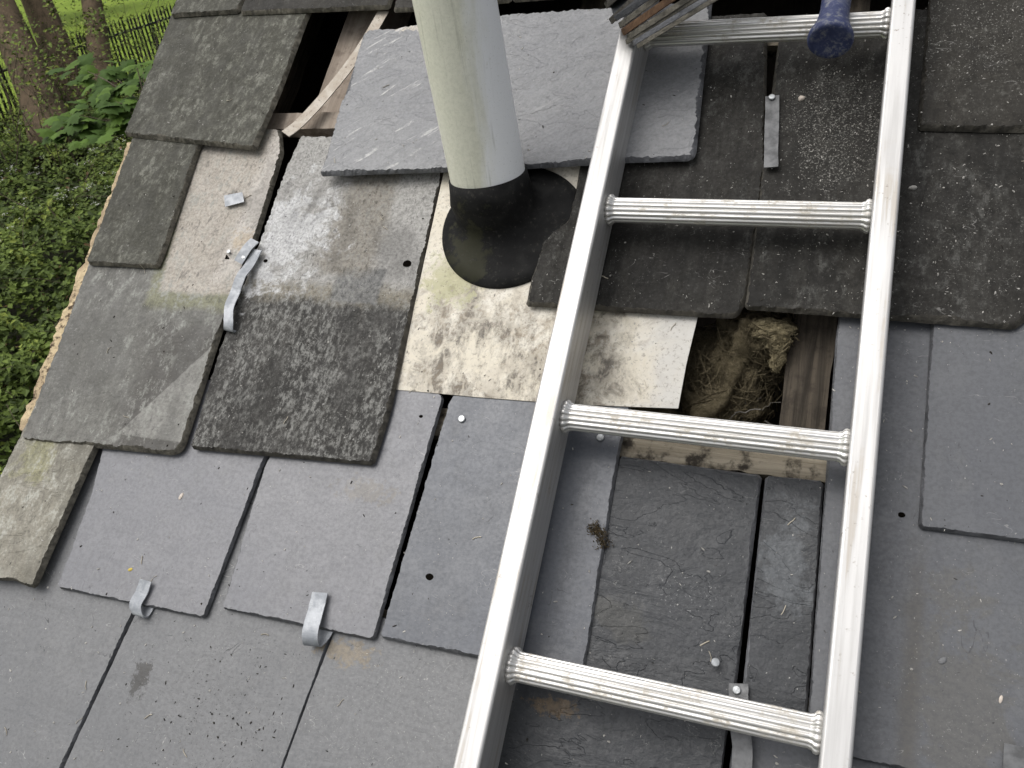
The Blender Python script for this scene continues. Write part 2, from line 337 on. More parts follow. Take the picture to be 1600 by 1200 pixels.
# fourth course
slate([(-1.223,0.535),(-1.071,0.536),(-1.071,0.566),(-1.094,0.780), (-1.05, 1.08), (-1.27, 1.08), (-1.253,0.793)], 'old_green', 'edge_old', t=.009, tail=.0245, head=.006, chip=.007, jag=.0013)
slate([(-0.422,0.513),(-0.143,0.515),(-0.135,0.518),(-0.126,0.545),(-0.129,0.748), (-.158, 1.03), (-.42, 1.03), (-0.392,0.746),(-0.389,0.701),(-0.390,0.654),(-0.407,0.634),(-0.419,0.616),(-0.420,0.583),(-0.424,0.558)], 'old_dark', 'edge_dark', t=.009, tail=.021, head=.005, chip=.0075, jag=.0014, label='dark old slate with a broken left edge beside the pipe collar')
slate([(-0.128,0.528),(0.176,0.523), (.19, .54), (.183, 1.02), (-.138, 1.02)], 'old_dark', 'edge_dark', t=.009, tail=.0235, head=.005, chip=.007, jag=.0013)
slate([(.193, .53), (.493, .53), (.493, 1.09), (.193, 1.09)], 'old_dark', 'edge_dark', t=.009, tail=.023, head=.005)
# fifth course
slate([(-1.266,0.802),(-0.966,0.770), (-0.963,0.891), (-0.971,1.064), (-.95, 1.36), (-1.33, 1.36), (-1.29, 1.06)], 'old_green', 'edge_old', t=.0095, tail=.026, head=.005, chip=.008, jag=.0012)
slate([(0.057,0.803),(0.180,0.798), (.36, .806), (.36, 1.37), (.062, 1.37), (0.058,0.961)], 'old_brown', 'edge_dark', t=.0105, tail=.024, head=.005, chip=.008, jag=.0016)
slate([(.363, .80), (.66, .80), (.66, 1.37), (.363, 1.37)], 'old_brown', 'edge_dark', t=.009, tail=.024, head=.005)
# sixth course and up
T5 = dict(t=.009, tail=.025, head=.005, chip=.007, jag=.0013)
slate([(-1.283,1.082),(-1.123,1.082), (-1.12, 1.65), (-1.34, 1.65)], 'old_green', 'edge_old', **T5)
slate([(-1.118,1.077),(-0.799,1.068), (-.80, 1.65), (-1.117, 1.65)], 'old_brown', 'edge_old', **T5)
slate([(-0.790,1.060),(-0.736,1.059),(-0.572,1.066), (-.52, 1.65), (-.797, 1.65)], 'old_brown', 'edge_old', **T5)
slate([(-0.569,1.066),(-0.409,1.068), (-.22, 1.65), (-.517, 1.65)], 'old_brown', 'edge_old', **T5)
for i, a in enumerate((-.215, .085, .385)):
    slate([(a, 1.09), (a + .297, 1.09), (a + .297, 1.65), (a, 1.65)], 'old_brown', 'edge_old', **T5)

# loose new slate, laid on its side behind the pipe
n0 = len(SL)
LOOSE = [(-0.815,0.714),(-0.699,0.720),(-0.590,0.725),(-0.463,0.732),(-0.321,0.744),(-0.227,0.748),(-0.222,0.758),(-0.234,0.947),(-0.241,1.047),(-0.390,1.045),(-0.561,1.042),(-0.738,1.030),(-0.791,1.023),(-0.829,1.025),(-0.836,1.013)]
lo = slate(LOOSE, 'loose', 'edge_new', t=.008, tail=.034, head=.020, L=.36, chip=.011, jag=.0014)
def free(o):                                      # out of the roof's frame: a thing of its own
    l = o.location.copy(); o.parent = None; o.location = world(*l); o.rotation_euler = (PITCH, 0, 0)
    return o
lo.name = 'loose_slate'; free(lo)
tag(lo, 'long pale grey new slate lying sideways behind the white pipe', 'slate')

# ------------------------------------------------------------------ timber, light block, mortar under the slates
def wood(name, c1, c2, axis=1, bump=.6, dirt=.5, dc=(.02, .016, .012)):
    t = NT(name); v = rnd_offset(t, t.co(roof)); s = (30, 30, 30); q = [90, 90, 90]; q[axis] = 5
    g = t.noise(t.scale(v, *q), 1, 6, .65, .6); d = t.noise(v, 35, 7, .65)
    col = t.mix(t.step(g, .35, .65), c1, c2); col = t.mix(t.math('MULTIPLY', t.step(d, .48, .64), dirt), col, dc)
    h = t.math('ADD', g, t.math('MULTIPLY', d, .6))
    return t.done(col, .85, t.bump(h, bump, .004), 0, .25)
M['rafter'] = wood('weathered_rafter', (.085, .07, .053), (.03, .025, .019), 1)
M['batten'] = wood('dirty_batten', (.30, .265, .205), (.18, .155, .115), 0, .6, .95)
M['board'] = wood('pinkish_board', (.36, .305, .25), (.25, .205, .165), 1, .4, .35, (.07, .045, .03))
M['void_dark'] = wood('attic_void_dark', (.02, .015, .011), (.012, .009, .007), 1)
def jag_box(name, a0, a1, b0, b1, h0, h1, mat, parent, seg=14, j=.0012, axis='a', label=None):
    V, F = [], []; n = seg
    for i in range(n + 1):
        f = i / n; c = []
        for (s, z) in ((0, h0), (1, h0), (1, h1), (0, h1)):
            k = len(V) * .37
            if axis == 'a': p = (lerp(a0, a1, f), lerp(b0, b1, s) + nz(k, 1, 2) * j * 2, z + nz(k, 5, 2) * j)
            else: p = (lerp(a0, a1, s) + nz(k, 1, 2) * j * 2, lerp(b0, b1, f), z + nz(k, 5, 2) * j)
            V.append(p)
    for i in range(n):
        for k in range(4):
            q = (k + 1) % 4; f = (i * 4 + k, (i + 1) * 4 + k, (i + 1) * 4 + q, i * 4 + q)
            F.append(f if axis == 'b' else f)
    F += [(0, 1, 2, 3), (n * 4 + 3, n * 4 + 2, n * 4 + 1, n * 4)]
    o = pyd(name, V, F, mat, parent)
    bm = bmesh.new(); bm.from_mesh(o.data); bmesh.ops.recalc_face_normals(bm, faces=bm.faces); bm.to_mesh(o.data); bm.free()
    if label: o['label'] = label
    return o
for i, a in enumerate((-.045, -.445, .355, .72)):
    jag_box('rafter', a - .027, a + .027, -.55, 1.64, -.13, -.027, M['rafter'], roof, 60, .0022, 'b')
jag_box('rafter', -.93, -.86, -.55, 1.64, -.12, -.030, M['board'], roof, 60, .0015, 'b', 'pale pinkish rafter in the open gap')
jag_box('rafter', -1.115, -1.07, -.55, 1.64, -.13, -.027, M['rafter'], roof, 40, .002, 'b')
jag_box('batten', -.262, -.006, .322, .362, -.026, -.001, M['batten'], roof, 22, .0015, 'a', 'pale stained batten above the cut slate heads')
jag_box('batten', -1.13, -.80, .838, .872, -.026, -.002, M['board'], roof, 22, .0012)
for b, lst in ((-.5, [(-1.19, .74)]), (-.2, [(-1.19, .74)]), (.06, [(-1.19, .74)]), (.34, [(-1.19, -.27), (0, .74)]), (.60, [(-1.19, -.99), (.02, .74)]), (.82, [(.0, .74)]),
             (1.0, [(-.4, .68)]), (1.35, [(-1.3, .68)]), (1.6, [(-1.3, .68)])):
    for a0, a1 in lst: jag_box('batten', a0, a1, b - .02, b + .02, -.026, -.002, M['batten'], roof, 10)
# added unseen box below: closed to block light, coloured dark for the void
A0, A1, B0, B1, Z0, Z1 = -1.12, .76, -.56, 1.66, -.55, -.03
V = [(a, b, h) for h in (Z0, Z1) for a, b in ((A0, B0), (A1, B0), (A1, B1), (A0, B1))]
pyd('attic_light_block', V, [(0, 1, 2, 3), (0, 4, 5, 1), (1, 5, 6, 2), (2, 6, 7, 3), (3, 7, 4, 0)], M['void_dark'], roof)
# verge mortar
t = NT('verge_mortar'); v = t.co(roof); a_ = t.noise(v, 70, 8, .7); b_ = t.noise(v, 22, 5, .6)
col = t.mix(t.step(b_, .38, .6), (.66, .53, .33), (.44, .34, .22)); col = t.mix(t.step(a_, .50, .62), col, (.09, .065, .045))
M['mortar'] = t.done(col, .9, t.bump(a_, .9, .006), 0, .2)
V, F = [], []; n = 260
for i in range(n + 1):
    b = lerp(-.56, 1.5, i / n); e = verge(b) + .002; j = nz(b * 22, 1, 1) * .009 + nz(b * 70, 4, 1) * .006 + nz(b * 160, 4, 1) * .004
    vis = -.036 if .235 < b < .81 else -.004
    for da, h in ((.05, .0075), (vis + .004 + j, .0075 + nz(b * 60, 8, 1) * .003), (vis - .001 + j, .001), (vis + .001 + j * .6, -.022), (.006, -.045), (.05, -.06)):
        V.append((e + da, b, h))
for i in range(n):
    for k in range(5): F.append((i * 6 + k, i * 6 + k + 1, (i + 1) * 6 + k + 1, (i + 1) * 6 + k))
pyd('verge_mortar', V, F, M['mortar'], roof)
# gable wall below the verge
t = NT('gable_brick'); v = t.co(); x = t.sep(v)
br = t.n.new('ShaderNodeTexBrick'); cmb = t.n.new('ShaderNodeCombineXYZ'); t.put(cmb.inputs[0], x[1]); t.put(cmb.inputs[1], x[2]); t.put(br.inputs['Vector'], cmb.outputs[0])
br.inputs['Scale'].default_value = 1; br.inputs['Brick Width'].default_value = .225; br.inputs['Row Height'].default_value = .075; br.inputs['Mortar Size'].default_value = .006
br.inputs['Color1'].default_value = (.25, .1, .06, 1); br.inputs['Color2'].default_value = (.19, .08, .05, 1); br.inputs['Mortar'].default_value = (.35, .31, .26, 1)
M['brick'] = t.done(br.outputs[0], .85, t.bump(br.outputs['Fac'], -.5, .01))
V, F = [], []
for a in (-1.19, -1.135):
    for (b, drop) in ((-.55, 0), (1.64, 0)):
        p = world(a, b, -.058); V.append(tuple(p)); V.append((p.x, p.y, -.2))
gw = pyd('gable_wall', V, [(1, 0, 2, 3), (4, 5, 7, 6), (0, 4, 6, 2), (0, 1, 5, 4), (2, 6, 7, 3)], M['brick'])
tag(gw, 'brick gable wall under the slate verge', 'wall')

# ------------------------------------------------------------------ mineral wool in the hole
t = NT('mineral_wool'); v = t.co(roof); a_ = t.noise(v, 45, 9, .75, 1.5); b_ = t.noise(v, 170, 6, .75, 2)
col = t.mix(t.step(a_, .35, .65), (.10, .083, .05), (.19, .158, .1)); col = t.mix(t.step(b_, .5, .7), col, (.22, .185, .125))
M['wool'] = t.done(col, 1, t.bump(t.math('ADD', a_, b_), 1, .008), 0, .05)
t = NT('pale_wool'); v = t.co(roof); a_ = t.noise(v, 60, 9, .75, 1.5)
M['wool2'] = t.done(t.mix(t.step(a_, .35, .65), (.19, .16, .095), (.31, .265, .165)), 1, t.bump(a_, 1, .008), 0, .05)
def lump(name, c, r, mat, parent, sd, amp=.35):
    bm = bmesh.new(); bmesh.ops.create_icosphere(bm, subdivisions=5, radius=1)
    for q in bm.verts:
        d = q.co.normalized(); f = 1 + amp * nz(d.x * 1.6 + sd, d.y * 1.6, d.z * 1.6) + amp * .5 * nz(d.x * 4 + sd, d.y * 4, d.z * 4) + amp * .12 * nz(d.x * 9, d.y * 9 + sd, d.z * 9)
        q.co = Vector((c[0] + d.x * r[0] * f, c[1] + d.y * r[1] * f, c[2] + d.z * r[2] * f))
    me = bpy.data.meshes.new(name); bm.to_mesh(me); bm.free()
    for p in me.polygons: p.use_smooth = True
    return link(name, me, mat, parent)
wl_ = empty('insulation', (0, 0, ROOF_Z), (PITCH, 0, 0)); tag(wl_, 'brown mineral wool bulging in the hole beside the ladder', 'insulation')
lump('wool_batt', (-.155, .455, -.065), (.062, .075, .045), M['wool'], wl_, 3, .5)
lump('wool_batt', (-.235, .42, -.10), (.07, .12, .05), M['wool'], wl_, 8)
lump('wool_batt', (-.115, .515, -.048), (.05, .05, .045), M['wool'], wl_, 21, .5)
lump('wool_tuft', (-.098, .515, -.006), (.028, .015, .012), M['wool2'], wl_, 5, .5)
lump('wool_tuft', (-.085, .502, -.010), (.014, .014, .010), M['wool2'], wl_, 35, .5)
lump('wool_tuft', (-.084, .485, -.016), (.009, .018, .008), M['wool2'], wl_, 15, .5)
def tube(pts, r, k=5):
    V, F = [], []
    for i, p in enumerate(pts):
        p = Vector(p); d = (Vector(pts[min(i + 1, len(pts) - 1)]) - Vector(pts[max(i - 1, 0)])).normalized()
        s = d.orthogonal().normalized(); u = d.cross(s); rr = r[i] if isinstance(r, (list, tuple)) else r
        for j in range(k):
            V.append(tuple(p + (s * math.cos(j * 2 * PI / k) + u * math.sin(j * 2 * PI / k)) * rr))
    for i in range(len(pts) - 1):
        for j in range(k):
            q = (j + 1) % k; F.append((i * k + j, i * k + q, (i + 1) * k + q, (i + 1) * k + j))
    F.append(tuple(range(k))[::-1]); F.append(tuple(range((len(pts) - 1) * k, len(pts) * k)))
    return V, F
def join(parts):
    V, F = [], []
    for v, f in parts:
        o = len(V); V += v; F += [tuple(i + o for i in q) for q in f]
    return V, F
R_ = random.Random(8)
def fibres(name, cs, n, mat, rr):
    parts = []
    for _ in range(n):
        c_, rad = cs[R_.randrange(len(cs))]; d = Vector((R_.gauss(0, 1), R_.gauss(0, 1), R_.gauss(.3, 1))).normalized(); w_ = Vector((R_.gauss(0, 1), R_.gauss(0, 1), R_.gauss(0, .6))).normalized(); pts = []
        for k in range(7):
            q_ = Vector((c_[0] + d.x * rad[0], c_[1] + d.y * rad[1], c_[2] + d.z * rad[2])); pts.append(tuple(q_)); d = (d + w_ * .22 + Vector((R_.gauss(0, .1), R_.gauss(0, .1), R_.gauss(0, .1)))).normalized(); rad = tuple(x * R_.uniform(.95, 1.1) for x in rad)
        parts.append(tube(pts, R_.uniform(*rr), 3))
    return pyd(name, *join(parts), mat, wl_)
fibres('wool_fibres', [((-.098, .515, -.006), (.028, .015, .012)), ((-.085, .502, -.010), (.014, .014, .010)), ((-.084, .485, -.016), (.009, .018, .008))], 300, M['wool2'], (.0003, .0008))
fibres('wool_fibres', [((-.155, .455, -.065), (.062, .075, .045)), ((-.115, .515, -.048), (.05, .05, .045))], 700, M['wool'], (.0004, .0011))
R_ = random.Random(4); parts = []
for i in range(9):
    a, b, h = R_.uniform(-.17, -.09), R_.uniform(.395, .425), R_.uniform(-.055, -.02); pts = []
    d = R_.uniform(0, 6.28); 
    for k in range(6):
        pts.append((a, b, h)); d += R_.uniform(-.9, .9); a += math.cos(d) * .007; b += math.sin(d) * .005; h += R_.uniform(-.005, .005)
    parts.append(tube(pts, R_.uniform(.0003, .0011), 4))
M['fibre'] = simple('grey_fibre', (.12, .11, .095), .9, var=.6)
pyd('wool_fibres', *join(parts), M['fibre'], wl_)
jag_box('noggin', -.20, -.07, .345, .395, -.075, -.040, simple('red_brown_timber', (.16, .075, .045), .85, var=.5, obj=roof, bump=.8), roof, 14, .002)

# ------------------------------------------------------------------ vent pipe with collar and flashing
vp = empty('vent_pipe', (0, 0, ROOF_Z), (PITCH, 0, 0)); tag(vp, 'white plastic vent pipe with black rubber collar and stained metal flashing', 'pipe')
# flashing sheet
t = NT('stained_flashing'); v = t.co(roof)
n1 = t.noise(v, 13, 7, .66, .8); n2 = t.noise(v, 60, 9, .75, .5); n3 = t.noise(v, 220, 5, .7); x = t.sep(v)
col = t.mix(t.step(n1, .38, .62), (.66, .605, .49), (.76, .72, .63))
xn = t.math('ADD', x[0], t.math('MULTIPLY', t.math('SUBTRACT', n1, .5), .30))
dmask = t.math('MULTIPLY', t.step(xn, -.60, -.54), t.step(xn, -.25, -.32))
dmask = t.math('MULTIPLY', dmask, t.step(t.math('ADD', x[1], t.math('MULTIPLY', t.math('SUBTRACT', n1, .5), .25)), .60, .47))
sf_ = t.noise(t.scale(v, 1, .5, 1), 24, 9, .74)
col = t.mix(t.math('MULTIPLY', t.step(sf_, .36, .56), t.math('MULTIPLY', dmask, .75)), col, (.27, .24, .195))
col = t.mix(t.math('MULTIPLY', t.math('MULTIPLY', t.step(n2, .42, .56), t.step(sf_, .42, .56)), t.math('MULTIPLY', dmask, .85)), col, (.075, .065, .053))
brn = t.math('MULTIPLY', t.step(n2, .45, .62), t.step(n1, .42, .58))
col = t.mix(t.math('MULTIPLY', brn, .45), col, (.3, .23, .15))
vn = t.noise(t.scale(v, 1, .55, 1), 15, 3, .5, .9); vn = t.math('ADD', vn, t.math('MULTIPLY', t.math('SUBTRACT', n2, .5), .10)); ln = t.step(t.math('ABSOLUTE', t.math('SUBTRACT', vn, .5)), .034, .012)
col = t.mix(t.math('MULTIPLY', t.math('MULTIPLY', ln, dmask), .6), col, (.55, .5, .41))
grn = region(t, v, ('blob', -.545, .555, .055, .05), n2)
col = t.mix(t.math('MULTIPLY', grn, .55), col, (.33, .33, .13))
cln = region(t, v, ('half', 1, 0, -.235, .03), n1)
col = t.mix(t.math('MULTIPLY', cln, .75), col, (.53, .52, .495))
col = t.mix(t.step(n3, .54, .66, 0, .55), col, (.2, .17, .13))
M['flash'] = t.done(col, t.step(n1, .3, .7, .5, .7), t.bump(t.math('ADD', n2, t.math('MULTIPLY', n1, 2)), .35, .003), 0, .4)
c = [(-0.587,0.374),(-0.450,0.376),(-0.324,0.380),(-0.192,0.389),(-0.191,0.450),(-0.187,0.511), (-.178, .80), (-.615, .80)]
def sheet(name, pts, h, t_, mat, parent, wave=0):
    pts, R = ring_of(pts, .012, .0004, 5, .0008); n = len(R)
    V = [(p.x, p.y, h + nz(p.x * 9, p.y * 9, 3) * wave) for p, _ in R] + [(p.x, p.y, h + t_ + nz(p.x * 9, p.y * 9, 3) * wave) for p, _ in R]
    F = [tuple(range(n))[::-1], tuple(range(n, 2 * n))] + [(i, (i + 1) % n, n + (i + 1) % n, n + i) for i in range(n)]
    return pyd(name, V, F, mat, parent)
fl = sheet('flashing_sheet', c, .0135, .0016, M['flash'], vp)
fl['label'] = 'cream metal sheet mottled with black and rust stains'
SL.append((c, lambda b: .0135, .0016, 0, 1))
PD = Vector((-.05, .556, .830)).normalized()
PB = Vector((-.505, .668, .03))                      # where the axis meets the collar's base
def lathe_dir(prof, org, d, k=64):
    s = Vector((1, 0, 0)); s = (s - d * s.dot(d)).normalized(); u = d.cross(s); V, F = [], []
    for r, z in prof:
        for j in range(k):
            an = 2 * PI * j / k; V.append(tuple(org + d * z + (s * math.cos(an) + u * math.sin(an)) * r))
    for i in range(len(prof) - 1):
        for j in range(k):
            q = (j + 1) % k; F.append((i * k + j, i * k + q, (i + 1) * k + q, (i + 1) * k + j))
    return V, F
t = NT('white_pvc'); v = t.co(roof); x = t.sep(v)
n1 = t.noise(t.scale(v, 60, 7, 7), 1, 6, .65, .4); n2 = t.noise(v, 180, 6, .7)
side = t.math('ADD', t.math('MULTIPLY', x[0], 1), t.math('MULTIPLY', t.math('SUBTRACT', n1, .5), .05))
alg = t.step(side, -.468, -.500)                       # algae film on the left side
col = t.mix(alg, (.90, .91, .92), t.mix(t.step(n2, .35, .7), (.74, .735, .62), (.64, .64, .53)))
sc = t.math('MULTIPLY', t.step(n2, .62, .7), t.step(n1, .46, .58)); col = t.mix(t.math('MULTIPLY', sc, .8), col, (.66, .65, .57))
st_ = t.noise(t.scale(v, 150, 6, 6), 1, 5, .6); col = t.mix(t.math('MULTIPLY', t.step(st_, .56, .68), .35), col, (.3, .3, .24)); col = t.mix(t.math('MULTIPLY', t.step(t.noise(v, 420, 3, .7), .62, .7), .35), col, (.25, .25, .2))
M['pvc'] = t.done(col, t.step(n2, .3, .7, .35, .5), t.bump(n2, .05, .001), 0, .4)
V, F = lathe_dir([(.0545, .03), (.0545, .3), (.0545, .9), (.0545, 1.25), (.0505, 1.25), (.0505, 1.1)], PB, PD)
pyd('pipe_tube', V, F, M['pvc'], vp, smooth=True)
# rubber collar: base plate on the flashing, cone and cuff round the pipe
k = 96; V, F = [], []
bc = Vector((-.480, .645, 0)); rs = []
def cuff(zc, rad, j):
    s = Vector((1, 0, 0)); s = (s - PD * s.dot(PD)).normalized(); u = PD.cross(s); an = 2 * PI * j / k
    return PB + PD * zc + (s * math.cos(an) + u * math.sin(an)) * rad
for j in range(k):
    an = 2 * PI * j / k; base = lambda r, h: Vector((bc.x + math.cos(an) * r * (1.0 + .12 * max(0, math.cos(an - .6))), bc.y + math.sin(an) * r, h))
    wv = .002 * nz(math.cos(an) * 2, math.sin(an) * 2, 3)
    cu = [cuff(.016, .062, j), cuff(.030, .0595, j), cuff(.050, .0570, j), cuff(.050, .0540, j)]
    lows = [base(.104, .0155), base(.103, .020), base(.084, .0215 + wv)]
    foot = Vector((cu[0].x, cu[0].y, 0)); m1 = lows[2].lerp(cu[0], .72); m1.z = lerp(lows[2].z, cu[0].z, .05); m2 = lows[2].lerp(cu[0], .93); m2.z = lerp(lows[2].z, cu[0].z, .36)
    rs.append(lows + [m1, m2] + cu)
m = len(rs[0])
for r in rs: V += [tuple(p) for p in r]
for j in range(k):
    q = (j + 1) % k
    for i in range(m - 1): F.append((j * m + i, q * m + i, q * m + i + 1, j * m + i + 1))
t = NT('black_rubber'); v = t.co(roof); n1 = t.noise(v, 40, 6, .65); n2 = t.noise(v, 160, 7, .72)
col = t.mix(t.step(n1, .4, .65), (.008, .008, .008), (.015, .015, .0145)); col = t.mix(t.math('MULTIPLY', t.step(n2, .55, .68), t.step(n1, .45, .6)), col, (.045, .042, .036))
g = region(t, v, ('blob', -.53, .585, .04, .05), n1); col = t.mix(t.math('MULTIPLY', g, .5), col, (.05, .05, .028))
M['rubber'] = t.done(col, t.step(n2, .3, .7, .6, .75), t.bump(n2, .2, .001), 0, .12)
pyd('rubber_collar', V, F, M['rubber'], vp, smooth=True)

# ------------------------------------------------------------------ lead straps and nails
t = NT('lead_strap'); v = rnd_offset(t, t.co(roof)); n1 = t.noise(v, 45, 6, .6); n2 = t.noise(v, 190, 6, .7)
M['lead'] = t.done(t.mix(t.step(n1, .38, .64), (.25, .265, .285), (.40, .415, .435)), t.step(n2, .3, .7, .45, .62), t.bump(t.math('ADD', n1, t.math('MULTIPLY', n2, .3)), .45, .003), .3)
t = NT('old_lead'); v = rnd_offset(t, t.co(roof)); n1 = t.noise(v, 45, 6, .65); n2 = t.noise(v, 150, 7, .72)
col = t.mix(t.step(n1, .38, .64), (.36, .31, .25), (.46, .42, .36)); col = t.mix(t.step(n2, .56, .68), col, (.12, .09, .065))
M['oldlead'] = t.done(col, .6, t.bump(n2, .35, .002), .15)
M['dulllead'] = simple('dull_lead', (.17, .172, .175), .5, .3, n1=60, var=.45, obj=roof)
M['nail'] = simple('galvanised_nail', (.55, .57, .58), .42, .6, n1=200, var=.3)
def strap(pts, wd, mat, th=.0016, label=None, wob=.0006, follow=False):
    """pts: (a, b, h) along the middle; the strip keeps its width square to the path"""
    P = []
    for i in range(len(pts) - 1):
        p0 = Vector(pts[max(i - 1, 0)]); p1 = Vector(pts[i]); p2 = Vector(pts[i + 1]); p3 = Vector(pts[min(i + 2, len(pts) - 1)])
        for s in range(5):
            q = s / 5; P.append(.5 * ((2 * p1) + (p2 - p0) * q + (2 * p0 - 5 * p1 + 4 * p2 - p3) * q * q + (3 * p1 - p0 - 3 * p2 + p3) * q ** 3))
    P.append(Vector(pts[-1])); main = (Vector(pts[2]) - Vector(pts[0])); main.z = 0; main.normalize(); V, F = [], []
    n = len(P)
    for i, p in enumerate(P):
        d = (P[min(i + 1, n - 1)] - P[max(i - 1, 0)]).normalized()
        dd = Vector((d.x, d.y, 0)).normalized() if follow else main
        s = Vector((dd.y, -dd.x, 0)); up = s.cross(d).normalized()
        w2 = wd / 2 + nz(i * .9, pts[0][0] * 50, 2) * wob
        for sx, sz in ((-1, 0), (1, 0), (1, 1), (-1, 1)): V.append(tuple(p + s * sx * w2 + up * (sz * th)))
    for i in range(n - 1):
        for k in range(4):
            q = (k + 1) % 4; F.append((i * 4 + k, i * 4 + q, (i + 1) * 4 + q, (i + 1) * 4 + k))
    F += [(3, 2, 1, 0), tuple((n - 1) * 4 + k for k in range(4))]
    o = pyd('strap', V, F, mat, roof)
    bm = bmesh.new(); bm.from_mesh(o.data); bmesh.ops.recalc_face_normals(bm, faces=bm.faces); bm.to_mesh(o.data); bm.free()
    if label: o['label'] = label
    return o
def H(p, e=.0): 
    h = top_at(*p); return (p[0], p[1], (h if h is not None else .004) + e)
def h3(p, h): return (p[0], p[1], h)
a1, a2, a3, a4 = (-0.876,0.051),(-0.877,0.034),(-0.878,0.017),(-0.871,0.010)
strap([h3(a1, .0275), h3(a2, .026), h3(a3, .0285), h3((a4[0], a4[1] - .0045), .0255), h3((a4[0] + .001, a4[1] - .004), .0195), h3((a4[0] + .003, a4[1] + .006), .0168), h3((a4[0] + .006, a4[1] + .03), .0160)], .0205, M['lead'], label='short bright lead clip hooked round a slate tail')
a1, a2, a3, a4, a5 = (-0.605,0.082),(-0.603,0.062),(-0.599,0.034),(-0.596,0.022),(-0.589,0.022)
strap([H(a1, .005), H(a2, .006), h3(a3, .034), h3(a4, .032), h3((a4[0] + .001, a4[1] - .004), .0245), h3((a4[0] + .006, a4[1] + .008), .0185), h3((a4[0] + .014, a4[1] + .04), .0165)], .0225, M['lead'], label='long curled lead clip under a new slate tail')
b_ = [(-0.889,0.578),(-0.894,0.549),(-0.896,0.526),(-0.900,0.500),(-0.896,0.472),(-0.887,0.445)]
strap([h3(b_[0], .029), h3(b_[1], .029), h3(b_[2], .0355), h3(b_[3], .0305), h3(b_[4], .0365), h3(b_[5], .036), h3((b_[5][0] - .001, b_[5][1] - .009), .028), h3((b_[5][0], b_[5][1] + .006), .018)], .0185, M['lead'], label='wavy bright lead clip over the open joint')
b_ = [(-0.899,0.594),(-0.905,0.577),(-0.915,0.553)]
strap([h3(b_[0], .0305), h3(b_[1], .034), h3(b_[2], .0305)], .019, M['lead'], label='short bent lead scrap above the wavy clip')
b_ = [(-0.818,1.075),(-0.832,1.012),(-0.850,0.952),(-0.874,0.899),(-0.895,0.854),(-0.911,0.827),(-0.923,0.807)]
strap([h3(b_[0], .016), h3(b_[1], .0155), h3(b_[2], .0165), h3(b_[3], .0155), h3(b_[4], .017), h3(b_[5], .018), h3(b_[6], .0225)], .0225, M['oldlead'], label='old twisted lead strap across the open gap', follow=True)
b_ = [(-0.131,0.862),(-0.127,0.825),(-0.123,0.782),(-0.118,0.738)]
strap([h3((b_[0][0] - .001, b_[0][1]), .027)] + [h3((q[0] - .001, q[1]), h) for q, h in zip(b_[1:], (.027, .030, .0335))], .0185, M['dulllead'], label='dull lead strap nailed over the upper joint')
b_ = [(-0.077,0.077),(-0.074,0.056),(-0.069,0.031),(-0.063,-0.006)]
strap([h3(b_[0], .0245), h3(b_[1], .0255), h3((b_[2][0], b_[2][1]), .0255), h3((b_[3][0], b_[3][1]), .0245), h3((b_[3][0], -.12), .0245), h3((b_[3][0], -.2), .0245)], .0205, M['dulllead'], label='dull lead strap nailed under the lowest rung')
b_ = [(0.189,0.073),(0.188,0.053)]
strap([h3(b_[0], .0275), h3(b_[1], .0265), h3((b_[1][0], b_[1][1] - .1), .0250)], .024, M['dulllead'], label='lead clip at the lower right corner')
pl = [(-1.000,0.682),(-0.965,0.689),(-0.954,0.670),(-0.989,0.660)]
sheet('metal_offcut', pl, .0225, .0012, M['lead'], roof, .002)['label'] = 'small square metal offcut on the pale slate'
def nail(p, h, r=.005, tall=.0015, tilt=0):
    V, F = lathe_dir([(0, -.004), (.0016, -.004), (.0016, 0), (r, .0), (r * 1.02, .0007), (r * .86, .0016), (0, .0018)], Vector((p[0], p[1], h + tall)), Vector((tilt, tilt * .5, 1)).normalized(), 14)
    return pyd('nail', V, F, M['nail'], roof, smooth=False)
nail(*[(q, top_at(*q)) for q in [(-0.477,0.342)]][0])
nail(*[(q, top_at(*q)) for q in [(-0.283,0.339)]][0])
nail(*[(q, top_at(*q)) for q in [(-0.104,0.094)]][0], .0048, .010, .25)
nail(*[(q, .0265) for q in [(-0.078,0.070)]][0], .0045)
nail(*[(q, .0288) for q in [(-0.132,0.858)]][0], .0045)
nail(*[(q, .031) for q in [(-0.907,0.562)]][0], .0036)
nail(*[(q, .023) for q in [(-0.947,0.575)]][0], .0036)
# nail holes and the torn slot: thin dark patches painted for the shade inside
M['hole'] = simple('painted_hole_shade', (.006, .005, .004), 1, spec=.0)
def hole(pts, h): return sheet('nail_hole_patch', pts, h, .0006, M['hole'], roof)
def ell(p, ra, rb, k=10): return [(p[0] + ra * math.cos(i * 2 * PI / k) * (1 + .2 * nz(i, p[0] * 9, 1)), p[1] + rb * math.sin(i * 2 * PI / k) * (1 + .2 * nz(i, 4, p[1] * 9))) for i in range(k)]
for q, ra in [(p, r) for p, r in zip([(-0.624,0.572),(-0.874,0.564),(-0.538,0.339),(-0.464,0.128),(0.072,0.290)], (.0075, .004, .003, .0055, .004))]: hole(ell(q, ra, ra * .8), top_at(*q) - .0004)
q = [(-0.953,0.572),(-0.944,0.565),(-0.943,0.537),(-0.953,0.545)]; hole(q, top_at(*q[0]) - .0003)
